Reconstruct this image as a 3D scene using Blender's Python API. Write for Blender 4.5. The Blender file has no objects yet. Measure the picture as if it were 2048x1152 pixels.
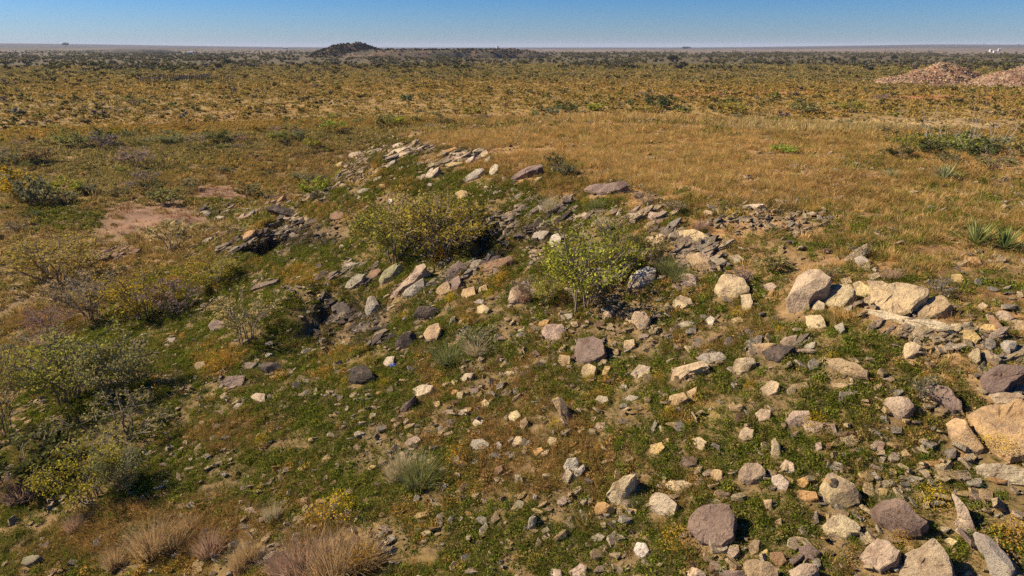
import bpy, bmesh, math, random
import numpy as np
from mathutils import Vector, noise as mnoise

# ------------------------------------------------------------------ camera, sky, sun
scene = bpy.context.scene
col = scene.collection
F_PX, U0, V0, V_HOR = 1400.0, 1024.0, 576.0, 94.0
PITCH = math.atan((V0 - V_HOR) / F_PX)
SP, CP = math.sin(PITCH), math.cos(PITCH)
cd = bpy.data.cameras.new('camera'); cam = bpy.data.objects.new('camera', cd); col.objects.link(cam)
cam.location = (0, 0, 0); cam.rotation_euler = (math.pi / 2 - PITCH, 0, 0)
cd.sensor_width = 36; cd.lens = F_PX / 2048 * 36; cd.clip_start = 0.1; cd.clip_end = 60000
scene.camera = cam

SUN_EL = math.radians(34)
TRAVEL = Vector((1.0, -0.22, 0)).normalized()          # horizontal direction the light travels
world = bpy.data.worlds.new('World'); scene.world = world; world.use_nodes = True
wt = world.node_tree
sky = wt.nodes.new('ShaderNodeTexSky'); sky.sky_type = 'NISHITA'; sky.sun_disc = False
sky.sun_elevation = SUN_EL
sx_, sy_ = -TRAVEL.x, -TRAVEL.y
sky.sun_rotation = math.atan2(sx_, sy_)
sky.altitude = 300; sky.air_density = 1.0; sky.dust_density = 0.3; sky.ozone_density = 3.0
bg = wt.nodes['Background']; bg.inputs['Strength'].default_value = 0.072
hsv = wt.nodes.new('ShaderNodeHueSaturation'); hsv.inputs['Saturation'].default_value = 1.32
tnt = wt.nodes.new('ShaderNodeMix'); tnt.data_type = 'RGBA'; tnt.blend_type = 'MULTIPLY'; tnt.inputs[0].default_value = 1; tnt.inputs[7].default_value = (.42, .55, .84, 1)
wt.links.new(sky.outputs[0], tnt.inputs[6]); wt.links.new(tnt.outputs[2], hsv.inputs['Color']); wt.links.new(hsv.outputs[0], bg.inputs[0])
sd = bpy.data.lights.new('sun', 'SUN'); sun = bpy.data.objects.new('sun', sd); col.objects.link(sun)
sd.energy = 5.0; sd.angle = math.radians(0.55); sd.color = (1.0, 0.85, 0.63)
sdir = Vector((TRAVEL.x * math.cos(SUN_EL), TRAVEL.y * math.cos(SUN_EL), -math.sin(SUN_EL)))
sun.rotation_euler = sdir.to_track_quat('-Z', 'Y').to_euler()
sun.location = (-40, 10, 40)
vs = scene.view_settings; vs.view_transform = 'Standard'; vs.look = 'None'; vs.gamma = 1; vs.exposure = 0.84
vs.use_curve_mapping = False
scene.cycles.max_bounces = 4; scene.cycles.diffuse_bounces = 2; scene.cycles.glossy_bounces = 1
scene.cycles.transmission_bounces = 2; scene.cycles.transparent_max_bounces = 4; scene.cycles.volume_bounces = 0
scene.cycles.use_denoising = False

random.seed(7); rng = np.random.default_rng(7)

# ------------------------------------------------------------------ helpers
def tag(o, label=None, cat=None, group=None, kind=None):
    if label: o['label'] = label
    if cat: o['category'] = cat
    if group: o['group'] = group
    if kind: o['kind'] = kind
    return o

def ray(u, v):
    dx = (u - U0) / F_PX; dy = (V0 - v) / F_PX
    return np.array([dx, CP + dy * SP, -SP + dy * CP])

def project(x, y, z):
    d = y * CP - z * SP
    d = np.where(np.abs(d) < 1e-3, 1e-3, d)
    u = U0 + F_PX * x / d
    v = V0 - F_PX * (y * SP + z * CP) / d
    return u, v, d

def hashn(ix, iy, seed):
    n = (ix.astype(np.int64) * 374761393 + iy.astype(np.int64) * 668265263 + seed * 974634777) & 0xffffffff
    n = ((n ^ (n >> 13)) * 1274126177) & 0xffffffff
    return ((n ^ (n >> 16)) & 0xffff) / 65535.0

def vnoise(x, y, seed=0):
    ix = np.floor(x); iy = np.floor(y); fx = x - ix; fy = y - iy
    fx = fx * fx * (3 - 2 * fx); fy = fy * fy * (3 - 2 * fy)
    a = hashn(ix, iy, seed); b = hashn(ix + 1, iy, seed); c = hashn(ix, iy + 1, seed); d = hashn(ix + 1, iy + 1, seed)
    return (a + (b - a) * fx) * (1 - fy) + (c + (d - c) * fx) * fy

def fbm(x, y, s, seed=0, o=3):
    t = np.zeros_like(x, dtype=float); a = 1.0; w = 0
    for k in range(o):
        t += a * vnoise(x / s + 17.3 * k, y / s - 9.1 * k, seed + k); w += a; a *= .5; s *= .5
    return t / w

def sstep(a, b, x):
    t = np.clip((x - a) / (b - a), 0, 1); return t * t * (3 - 2 * t)

# ------------------------------------------------------------------ terrain heights
PLAIN = -14.0
CP_ = []
for p in [(9,16,-5.0),(14,18,-5),(20,25,-5),(10,25,-4.9),(6,30,-4.9),(2,38,-5),(10,40,-4.85),(20,40,-4.9),(-3,46,-5.3),
          (3,54,-5.2),(14,52,-5),(28,38,-5.2),(28,22,-5.1),(20,12,-5.2),(35,30,-5.5),(18,4,-5.6),(30,5,-5.6),
          (7.5,13.9,-5.2),(9.5,11.2,-5.4),(5.6,20.5,-5.2),(3.4,25.4,-5.2),(.5,29.8,-5.3),(-3.2,36.4,-5.5),(-6.6,39,-5.9),(-8,49,-5.7),
          (-2,62,-8.2),(5,66,-8.2),(15,63,-8.2),(28,55,-8),(38,45,-8),(-5,75,-13.2),(8,80,-13.8),(25,76,-13.8),(45,58,-13.4),
          (50,30,-12),(60,10,-14),(45,-10,-13),(-13,48,-9),(-19.5,50,-13),(-12,57,-9.8),(-18,63,-13.6),(-13,72,-14),(-26,50,-13.9),(-30,60,-14),
          (8,0,-8.0),(14,-6,-8.4),(0,-6,-11.5),(-14,-8,-13.4),(-30,0,-14),(20,-25,-13)]:
    CP_.append(p)
for (bx, by), k in [((9,11.4),1.0),((7.4,15.5),1.0),((5.6,20.5),.97),((3,26),.92),((.2,30.5),.85),((-4,37),.7)]:
    for d, z in [(3.2,-6.75),(7,-8.5),(12,-10.15),(18,-11.7),(25,-13.0),(34,-13.8)]:
        CP_.append((bx - .87 * d * k, by - .49 * d * k, z))
for a in range(0, 360, 15):
    r_ = 105; CP_.append((r_ * math.cos(math.radians(a)), 25 + r_ * math.sin(math.radians(a)), PLAIN))
CPA = np.array(CP_, float)
def _tps():
    P = CPA[:, :2]; n = len(P)
    d = np.sqrt(((P[:, None] - P[None]) ** 2).sum(-1)) + 1e-9
    K = d * d * np.log(d) + np.eye(n) * 6.0
    A = np.zeros((n + 3, n + 3)); A[:n, :n] = K; A[:n, n] = 1; A[:n, n + 1:] = P; A[n, :n] = 1; A[n + 1:, :n] = P.T
    return np.linalg.solve(A, np.concatenate([CPA[:, 2] - PLAIN, [0, 0, 0]]))
TW = _tps()
def tps(x, y):
    out = np.zeros_like(x); n = len(CPA)
    for i in range(n):
        d2 = (x - CPA[i, 0]) ** 2 + (y - CPA[i, 1]) ** 2 + 1e-9
        out += TW[i] * .5 * d2 * np.log(d2)
    return out + TW[n] + TW[n + 1] * x + TW[n + 2] * y

# local hollows and humps: (u, v of the ground there is fixed in metres) x, y, radius, dz
# small scarps facing away from the sun: x of the edge, y, half length, width, depth
CUTS = [(-14.3, 38.0, 1.5, 2.4, 1.5), (-15.0, 41.2, 1.0, 2.4, 1.2), (-8.2, 26.0, 1.4, 1.5, .5), (-7.0, 23.2, 1.0, 1.2, .4), (-1.7, 26.4, 1.3, 1.7, .95), (-.4, 24.9, .8, 1.0, .6), (-5.0, 21.8, .6, .8, .45)]
BUMPS = [(-6.6, 25.2, 2.6, -.7), (-13.2, 38.2, 2.2, -.5), (-16.0, 39.0, 1.8, .5), (-9.2, 27.5, 2.0, .5), (-1.0, 26.5, 1.8, -.3), (-3.2, 30.5, 1.5, .3),
         (-3.0, 22.6, 1.2, -.3), (8.9, 12.2, 1.2, .15)]
def height(x, y, fine=True):
    x = np.asarray(x, float); y = np.asarray(y, float)
    shp = x.shape; x = x.ravel(); y = y.ravel()
    r0 = np.hypot(x, y - 25); z = np.full(x.shape, PLAIN)
    m = r0 < 112
    if m.any():
        t = tps(x[m], y[m]); w = 1 - sstep(80, 106, r0[m]); z[m] += t * w
        for bx, by, br, dz in BUMPS:
            z[m] += dz * np.exp(-((x[m] - bx) ** 2 + (y[m] - by) ** 2) / (br * br))
        for xe, yc, ly, wx, dp in CUTS:
            q = x[m] - xe - .25 * np.sin((y[m] - yc) * 3.1)
            z[m] -= dp * sstep(0, .22, q) * np.exp(-(q / wx) ** 2) * np.exp(-((y[m] - yc) / ly) ** 2)
    r = np.hypot(x, y)
    # relief
    far = sstep(60, 400, r)
    z += far * (fbm(x, y, 160, 5) - .5) * 1.6
    if fine:
        mesa = sstep(-6.2, -5.3, z) * (r0 < 70)
        a = .34 * (1 - .65 * mesa)
        z += (fbm(x, y, 3.2, 11) - .5) * a * 1.3 + (fbm(x, y, .8, 23, 2) - .5) * a * .45 * (1 - sstep(60, 120, r))
    # distant rolling rises to the left and right of the horizon
    ang = np.arctan2(x, np.maximum(y, 1e-3)); front = sstep(-.2, .2, y / np.maximum(r, 1))
    z += front * sstep(2500, 9000, r) * (6 + 38 * sstep(-.18, -.6, ang) + 34 * sstep(.2, .6, ang)) * (.8 + .4 * fbm(ang * 1000, r * .02, 120, 41, 2))
    z += (1 - front) * sstep(2500, 9000, r) * 14
    return z.reshape(shp)

def hit(u, v, tmax=3000):
    """point of the ground seen in a given direction of the camera"""
    d = ray(u, v)
    t = np.concatenate([np.linspace(5, 80, 1200), np.geomspace(80, tmax, 600)])
    g = d[2] * t - height(d[0] * t, d[1] * t)
    i = np.argmax(g < 0)
    if g[i] >= 0: i = len(t) - 1
    a, b = t[max(i - 1, 0)], t[i]
    tt = np.linspace(a, b, 12); gg = d[2] * tt - height(d[0] * tt, d[1] * tt)
    j = np.argmax(gg < 0)
    k = tt[j] if j == 0 else tt[j - 1] + (tt[j] - tt[j - 1]) * gg[j - 1] / (gg[j - 1] - gg[j] + 1e-9)
    p = d * k
    return Vector((p[0], p[1], float(height(np.array([p[0]]), np.array([p[1]]))[0])))

def tnormal(x, y, e=.5):
    h = height(np.array([x - e, x + e, x, x]), np.array([y, y, y - e, y + e]), False)
    return Vector((-(h[1] - h[0]) / (2 * e), -(h[3] - h[2]) / (2 * e), 1)).normalized()

# ------------------------------------------------------------------ materials
def new_mat(name):
    m = bpy.data.materials.new(name); m.use_nodes = True; nt = m.node_tree
    for n in list(nt.nodes):
        if n.type != 'OUTPUT_MATERIAL': nt.nodes.remove(n)
    return m, nt, nt.nodes['Material Output']

def N(nt, t, **kw):
    n = nt.nodes.new(t)
    for k, v in kw.items():
        if k[0] == '_': n.inputs[k[1:].replace('_', ' ')].default_value = v
        else: setattr(n, k, v)
    return n

def ramp(nt, fac, stops, mode='LINEAR'):
    r = nt.nodes.new('ShaderNodeValToRGB'); r.color_ramp.interpolation = mode
    e = r.color_ramp.elements
    while len(e) < len(stops): e.new(.5)
    for i, (p, c) in enumerate(stops):
        e[i].position = p; e[i].color = (c[0], c[1], c[2], 1) if not isinstance(c, (int, float)) else (c, c, c, 1)
    nt.links.new(fac, r.inputs[0]); return r.outputs[0]

def mix(nt, f, a, b, mode='MIX'):
    m = nt.nodes.new('ShaderNodeMix'); m.data_type = 'RGBA'; m.blend_type = mode
    for s, v in ((m.inputs[0], f), (m.inputs[6], a), (m.inputs[7], b)):
        if isinstance(v, (int, float)): s.default_value = v
        elif isinstance(v, tuple): s.default_value = (v[0], v[1], v[2], 1)
        else: nt.links.new(v, s)
    return m.outputs[2]

def ground_mat():
    m, nt, out = new_mat('soil')
    L = nt.links.new
    at = N(nt, 'ShaderNodeAttribute', attribute_name='soil')
    tc = N(nt, 'ShaderNodeTexCoord')
    n1 = N(nt, 'ShaderNodeTexNoise', _Scale=7.0, _Detail=8.0, _Roughness=.7); L(tc.outputs['Object'], n1.inputs[0])
    n2 = N(nt, 'ShaderNodeTexNoise', _Scale=1.1, _Detail=5.0, _Roughness=.6); L(tc.outputs['Object'], n2.inputs[0])
    n3 = N(nt, 'ShaderNodeTexNoise', _Scale=.06, _Detail=8.0, _Roughness=.65); L(tc.outputs['Object'], n3.inputs[0])
    v1 = N(nt, 'ShaderNodeTexVoronoi', _Scale=9.0); L(tc.outputs['Object'], v1.inputs[0])
    f1 = ramp(nt, n1.outputs[0], [(.3, .55), (.7, 1.45)])
    f2 = ramp(nt, n2.outputs[0], [(.3, .75), (.7, 1.25)])
    f3 = ramp(nt, n3.outputs[0], [(.3, (.7, .72, .8)), (.7, (1.3, 1.22, 1.1))])
    c = mix(nt, 1.0, at.outputs[0], f1, 'MULTIPLY'); c = mix(nt, 1.0, c, f2, 'MULTIPLY'); c = mix(nt, 1.0, c, f3, 'MULTIPLY')
    chip = ramp(nt, v1.outputs['Distance'], [(.0, 1), (.12, 1), (.16, 0)])
    c = mix(nt, 0.0, c, (.4, .34, .25))
    b = N(nt, 'ShaderNodeBsdfPrincipled', _Roughness=.95); b.inputs['Specular IOR Level'].default_value = .15
    L(c, b.inputs['Base Color'])
    bp = N(nt, 'ShaderNodeBump', _Strength=.8, _Distance=.06); L(n1.outputs[0], bp.inputs['Height']); L(bp.outputs[0], b.inputs['Normal'])
    L(b.outputs[0], out.inputs[0]); return m

def rock_mat(name='sandstone', inst=False):
    m, nt, out = new_mat(name); L = nt.links.new
    if inst:
        at = N(nt, 'ShaderNodeAttribute', attribute_name='tint', attribute_type='INSTANCER'); base = at.outputs[0]
    else:
        oi = N(nt, 'ShaderNodeObjectInfo'); base = oi.outputs['Color']
    oi2 = N(nt, 'ShaderNodeObjectInfo')
    tc = N(nt, 'ShaderNodeTexCoord')
    off = N(nt, 'ShaderNodeVectorMath', operation='SCALE'); off.inputs[0].default_value = (37, 19, 53); L(oi2.outputs['Random'], off.inputs['Scale'])
    ad = N(nt, 'ShaderNodeVectorMath', operation='ADD'); L(tc.outputs['Object'], ad.inputs[0]); L(off.outputs[0], ad.inputs[1])
    P = ad.outputs[0]
    def nz(s, d, r=.6):
        n = N(nt, 'ShaderNodeTexNoise', _Scale=s, _Detail=d, _Roughness=r); L(P, n.inputs[0]); return n.outputs[0]
    a = nz(2.0, 5, .6); b_ = nz(16, 6, .7); c_ = nz(3.0, 5, .65); d_ = nz(42, 3, .7)
    c = mix(nt, 1.0, base, ramp(nt, a, [(.34, (.58, .51, .46)), (.48, (.95, .94, .92)), (.66, (1.25, 1.20, 1.08))]), 'MULTIPLY')
    c = mix(nt, 1.0, c, ramp(nt, b_, [(.28, (.84, .82, .80)), (.5, (1, 1, 1)), (.75, (1.07, 1.06, 1.04))]), 'MULTIPLY')
    # purple-brown desert varnish and pits
    c = mix(nt, ramp(nt, c_, [(.52, 0.0), (.63, .6)]), c, (.23, .155, .115))
    c = mix(nt, ramp(nt, d_, [(.25, .6), (.31, 0.0)]), c, (.07, .055, .05))
    # lichen
    l1 = nz(24, 3, .5); c = mix(nt, ramp(nt, l1, [(.68, 0.0), (.74, .35)]), c, (.34, .32, .26))
    l2 = nz(9, 4, .7); c = mix(nt, ramp(nt, l2, [(.66, 0.0), (.74, .5)]), c, (.42, .27, .07))
    bs = N(nt, 'ShaderNodeBsdfPrincipled', _Roughness=.88); bs.inputs['Specular IOR Level'].default_value = .25
    L(c, bs.inputs['Base Color'])
    mp = N(nt, 'ShaderNodeMapping'); mp.inputs['Scale'].default_value = (3, 3, 22); L(P, mp.inputs[0])
    st = N(nt, 'ShaderNodeTexNoise', _Scale=1.0, _Detail=5.0, _Roughness=.7); L(mp.outputs[0], st.inputs[0])
    b1 = N(nt, 'ShaderNodeBump', _Strength=.95, _Distance=.10); L(b_, b1.inputs['Height'])
    b2 = N(nt, 'ShaderNodeBump', _Strength=.7, _Distance=.05); L(st.outputs[0], b2.inputs['Height']); L(b1.outputs[0], b2.inputs['Normal'])
    vc = N(nt, 'ShaderNodeTexVoronoi', feature='DISTANCE_TO_EDGE', _Scale=1.7); L(P, vc.inputs[0])
    b3 = N(nt, 'ShaderNodeBump', _Strength=.22, _Distance=.03); L(ramp(nt, vc.outputs['Distance'], [(.0, 0.0), (.035, 1.0)]), b3.inputs['Height']); L(b2.outputs[0], b3.inputs['Normal'])
    L(b3.outputs[0], bs.inputs['Normal'])
    L(bs.outputs[0], out.inputs[0]); return m

def leaf_mat(name, inst, trans=.35):
    """blades and leaves: colour from the plant (object colour or instance tint), varied leaf by leaf"""
    m, nt, out = new_mat(name); L = nt.links.new
    if inst: base = N(nt, 'ShaderNodeAttribute', attribute_name='tint', attribute_type='INSTANCER').outputs[0]
    else: base = N(nt, 'ShaderNodeObjectInfo').outputs['Color']
    va = N(nt, 'ShaderNodeAttribute', attribute_name='vary')
    c = mix(nt, 1.0, base, va.outputs[0], 'MULTIPLY')
    d = N(nt, 'ShaderNodeBsdfDiffuse'); t = N(nt, 'ShaderNodeBsdfTranslucent'); L(c, d.inputs[0]); L(c, t.inputs[0])
    mx = N(nt, 'ShaderNodeMixShader'); mx.inputs[0].default_value = trans
    L(d.outputs[0], mx.inputs[1]); L(t.outputs[0], mx.inputs[2]); L(mx.outputs[0], out.inputs[0]); return m

def plain_mat(name, c, rough=.85, var=.25, scale=6):
    m, nt, out = new_mat(name); L = nt.links.new
    tc = N(nt, 'ShaderNodeTexCoord'); n = N(nt, 'ShaderNodeTexNoise', _Scale=float(scale), _Detail=5.0); L(tc.outputs['Object'], n.inputs[0])
    cc = mix(nt, 1.0, tuple(c), ramp(nt, n.outputs[0], [(.3, 1 - var), (.7, 1 + var)]), 'MULTIPLY')
    b = N(nt, 'ShaderNodeBsdfPrincipled', _Roughness=rough); b.inputs['Specular IOR Level'].default_value = .2
    L(cc, b.inputs['Base Color']); L(b.outputs[0], out.inputs[0]); return m

M_GROUND = ground_mat(); M_ROCK = rock_mat(); M_ROCKI = rock_mat('sandstone_chips', True)
M_LEAF = leaf_mat('foliage', False); M_LEAFI = leaf_mat('foliage_cover', True)
M_BARK = plain_mat('grey_bark', (.20, .16, .125)); M_BARKW = plain_mat('bleached_bark', (.46, .42, .36))
# ------------------------------------------------------------------ what grows where
# patches: centre u,v and radii in photo pixels (turned into places on the ground), kind, strength
PATCH = [
 (290,428,100,30,'red',1.1),(205,458,90,18,'red',.9),(440,382,70,16,'red',1.1),(330,440,60,14,'red',1.1),(560,395,60,22,'red',.6),(230,500,50,20,'red',.6),(350,395,80,10,'red',.4),
 (420,450,60,20,'red',.5),(760,165,30,10,'red',.5),(1500,186,150,5,'rust',1.0),(1400,190,120,4,'rust',.9),(1900,195,140,5,'rust',.9),(1250,182,60,4,'rust',.5),
 (620,470,90,30,'dark',.75),(700,655,90,45,'dark',.75),(760,600,90,40,'dark',.5),(1000,480,80,40,'dark',.4),(480,740,90,30,'dark',.45),(300,860,200,70,'dark',.35),  # dark kind: partly dark soil, partly shade painted into the ground colour
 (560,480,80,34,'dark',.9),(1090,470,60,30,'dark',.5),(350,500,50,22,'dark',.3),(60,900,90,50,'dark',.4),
 (1480,440,120,40,'rubble',.8),(1380,520,60,40,'rubble',.7),(1880,680,130,45,'rubble',1.0),(1800,620,120,22,'rubble',.8),(1580,450,90,30,'rubble',.6),
 (810,300,60,16,'rubble',1.0),(905,308,80,14,'rubble',1.0),(640,395,70,16,'rubble',.8),(720,330,40,30,'rubble',.7),(500,470,90,18,'rubble',.5),(1240,440,70,25,'rubble',.5),(700,340,60,30,'rubble',.3),
 (1180,420,80,20,'green',.7),(860,350,90,22,'green',.7),(700,390,70,20,'green',.6),(960,690,110,45,'green',1.0),(720,980,100,60,'green',1.0),(740,790,120,60,'green',.7),
 (700,890,110,50,'green',.7),(620,510,90,18,'green',.7),(400,640,130,30,'green',.7),(110,440,110,28,'green',.9),(60,560,80,30,'green',.3),(150,690,120,40,'green',.7),
 (220,830,200,40,'green',.6),(1250,720,150,50,'green',.6),(1700,690,150,40,'green',.6),(1480,560,80,40,'green',.4),(1000,1050,200,70,'green',.5),(1560,800,220,70,'green',.5),
 (1950,960,90,60,'green',.8),(1850,600,110,30,'green',.4),(1950,560,120,30,'green',.5),(1600,650,60,30,'green',.5),(1400,620,60,30,'green',.3),(1300,900,220,60,'green',.35),
 (180,225,190,10,'green',.3),(1100,215,160,6,'green',.3),(250,195,90,5,'green',.5),(1570,298,60,8,'green',.7),(1900,290,140,24,'green',.8),(1650,320,300,25,'green',.35),(1500,265,250,16,'green',.2),
 (1930,400,160,50,'green',.25),(1700,480,200,50,'green',.35),
 (1180,280,260,40,'straw',.9),(1150,235,320,10,'straw',1.0),(1700,255,350,12,'pale',.9),(1800,245,250,10,'pale',.9),(1400,320,260,50,'straw',.5),
 (430,200,250,14,'pale',.35),(300,222,200,8,'pale',.4),(60,250,80,20,'pale',.3),(800,165,60,8,'pale',.5),(1550,150,120,5,'pale',.4),
 (480,340,200,40,'ochre',.5),(620,170,520,24,'ochre',.45),(1300,175,600,20,'ochre',.45),(170,170,170,20,'ochre',.45),(120,215,260,14,'grey',.5),(250,235,300,18,'tan',.5),(700,205,260,10,'pale',.4),(250,300,260,30,'grey',.35),(700,230,100,15,'green',.2),
 (620,560,60,30,'ochre',.5),(1000,560,80,30,'ochre',.3),(430,720,60,40,'ochre',.5),(700,740,70,50,'ochre',.5),(1380,820,90,60,'ochre',.4),(260,1060,120,60,'tan',.6),(660,1090,110,70,'tan',.7),(60,700,60,60,'ochre',.5),
 (1100,920,230,90,'tan',.5),(500,870,120,50,'tan',.5),(80,640,110,30,'tan',.5),(450,1060,120,70,'tan',.6),(150,1090,140,60,'tan',.4),(1750,880,150,60,'tan',.4),
]
KINDS = ['green', 'tan', 'straw', 'pale', 'ochre', 'grey', 'red', 'rust', 'dark', 'rubble']
KI = {k: i for i, k in enumerate(KINDS)}
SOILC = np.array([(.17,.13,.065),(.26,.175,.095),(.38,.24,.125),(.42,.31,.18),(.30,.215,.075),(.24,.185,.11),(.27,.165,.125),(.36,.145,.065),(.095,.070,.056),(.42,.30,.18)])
SOILC = SOILC * np.array([1.03, .98, .82])
def zones(x, y, z):
    """weights of ten kinds of ground cover at points of the land"""
    n = len(x); W = np.zeros((n, 10)); r = np.hypot(x, y)
    u, v, d = project(x, y, z)
    A = fbm(x, y, 5.5, 101); B = fbm(x, y, 1.7, 131); C = fbm(x, y, 30, 151); D = fbm(x, y, 12, 171)
    mesa = sstep(-6.1, -5.4, z) * (r < 75) * (y > 5)
    slope = (1 - mesa) * (r < 110) * sstep(-13.7, -12.8, z)
    plain = np.clip(1 - mesa - slope, 0, 1)
    nearp = plain * (1 - sstep(90, 150, r)); farp = plain * sstep(90, 150, r)
    W[:, KI['straw']] += mesa * (.55 + .6 * sstep(.4, .6, B)); W[:, KI['tan']] += mesa * .8 * sstep(.45, .6, A); W[:, KI['rust']] += mesa * .5 * sstep(.56, .66, fbm(x, y, 3.2, 281))
    W[:, KI['green']] += mesa * .75 * sstep(.52, .66, D) + mesa * .10
    W[:, KI['rubble']] += mesa * .10
    lf = sstep(2, -9, x + .1 * y - 2); W[:, KI['green']] += slope * (.60 + 1.2 * sstep(.40, .58, A)) * (1 - .15 * lf); W[:, KI['ochre']] += slope * .30 * lf; W[:, KI['dark']] += slope * .15 * lf; W[:, KI['tan']] += slope * (.25 + .4 * sstep(.45, .6, B))
    W[:, KI['dark']] += slope * .25; W[:, KI['ochre']] += slope * .45 * sstep(.55, .7, fbm(x, y, 2.6, 191)); W[:, KI['rubble']] += slope * .08
    W[:, KI['tan']] += nearp * (.5 + .8 * sstep(.4, .6, D)); W[:, KI['pale']] += nearp * .5 * sstep(.5, .62, fbm(x, y, 18, 261)); W[:, KI['grey']] += nearp * (.5 + .7 * sstep(.45, .6, C))
    W[:, KI['green']] += nearp * (.2 + .7 * sstep(.5, .65, A)); W[:, KI['ochre']] += nearp * .45 * sstep(.54, .64, fbm(x, y, 14, 211))
    band = sstep(115, 150, r) * (1 - sstep(260, 340, r))
    W[:, KI['ochre']] += farp * (band * (.7 + .9 * sstep(.42, .6, C)) + .2)
    W[:, KI['grey']] += farp * (1.0 - .75 * band); W[:, KI['tan']] += farp * (.2 + .6 * sstep(.5, .6, fbm(x, y, 45, 271)))
    W[:, KI['green']] += farp * .3 * sstep(.5, .65, C); W[:, KI['rust']] += farp * .18 * sstep(.58, .68, fbm(x, y, 22, 231))
    far = sstep(350, 600, r); 
    front = (d > 5)
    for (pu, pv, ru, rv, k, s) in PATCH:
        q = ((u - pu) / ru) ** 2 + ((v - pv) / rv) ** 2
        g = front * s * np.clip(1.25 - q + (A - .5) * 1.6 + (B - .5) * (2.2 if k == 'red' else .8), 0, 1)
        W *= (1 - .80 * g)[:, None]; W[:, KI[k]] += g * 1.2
    W += 1e-4
    W /= W.sum(1)[:, None]
    return W

def soil_color(x, y, z, W=None):
    if W is None: W = zones(x, y, z)
    c = W @ SOILC
    r = np.hypot(x, y); ang = np.arctan2(x, y)
    # beyond the scrub: woods and pastures in bands
    f = sstep(380, 620, r)
    strip = fbm(ang * 60, np.log(np.maximum(r, 1)) * 16, 3.0, 251, 4)
    woods = np.array([.12, .098, .048]); past = np.array([.20, .155, .115]); dusk = np.array([.075, .07, .07])
    k = sstep(.50, .62, strip) * sstep(700, 2400, r) * .7
    k = np.maximum(k, sstep(1500, 2300, r) * sstep(-.12, .0, ang) * (1 - sstep(3800, 5200, r)) * (.6 + .4 * (strip > .45)))
    cf = woods * (1 - k)[:, None] + past * k[:, None]
    k2 = sstep(3600, 5200, r)[:, None]
    cf = cf * (1 - k2) + (dusk * (.7 + .7 * strip)[:, None]) * k2
    return c * (1 - f)[:, None] + cf * f[:, None]

def mesh_obj(name, verts, faces, mat=None, parent=None, smooth=False):
    me = bpy.data.meshes.new(name)
    verts = np.asarray(verts, np.float32)
    if isinstance(faces, np.ndarray):
        k = faces.shape[1]; nf = len(faces)
        me.vertices.add(len(verts)); me.vertices.foreach_set('co', verts.ravel())
        me.loops.add(nf * k); me.loops.foreach_set('vertex_index', faces.astype(np.int32).ravel())
        me.polygons.add(nf); me.polygons.foreach_set('loop_start', np.arange(0, nf * k, k, dtype=np.int32))
        me.update(calc_edges=True)
    else:
        me.from_pydata([tuple(map(float, v)) for v in verts], [], faces); me.update()
    if smooth: me.polygons.foreach_set('use_smooth', [True] * len(me.polygons))
    if mat: me.materials.append(mat)
    o = bpy.data.objects.new(name, me); col.objects.link(o)
    if parent: o.parent = parent
    return o

def set_color(me, name, arr, domain='POINT'):
    a = me.attributes.new(name, 'FLOAT_COLOR', domain)
    c = np.ones((len(arr), 4), np.float32); c[:, :3] = arr; a.data.foreach_set('color', c.ravel())

# the land: one polar sheet, fine where the camera looks, out to 22 km
fr = np.radians(52); th = np.concatenate([np.linspace(-fr, fr, 430), np.linspace(fr, 2 * math.pi - fr, 62)[1:-1]])
rad = np.concatenate([[.3], np.geomspace(1.2, 22000, 640)])
TH, RR = np.meshgrid(th, rad)
gx = (RR * np.sin(TH)).ravel(); gy = (RR * np.cos(TH)).ravel(); gz = height(gx, gy)
nt_, nr_ = len(th), len(rad)
ii, jj = np.meshgrid(np.arange(nr_ - 1), np.arange(nt_), indexing='ij'); ii = ii.ravel(); jj = jj.ravel(); j2 = (jj + 1) % nt_
gf = np.stack([ii * nt_ + jj, ii * nt_ + j2, (ii + 1) * nt_ + j2, (ii + 1) * nt_ + jj], 1)[:, ::-1]
cvert = len(gx); gx = np.append(gx, 0); gy = np.append(gy, 0); gz = np.append(gz, float(height(np.array([0.]), np.array([0.]))[0]))
ground = mesh_obj('ground', np.stack([gx, gy, gz], 1), gf, M_GROUND, smooth=True)
set_color(ground.data, 'soil', soil_color(gx, gy, gz)); tag(ground, kind='structure')

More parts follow.
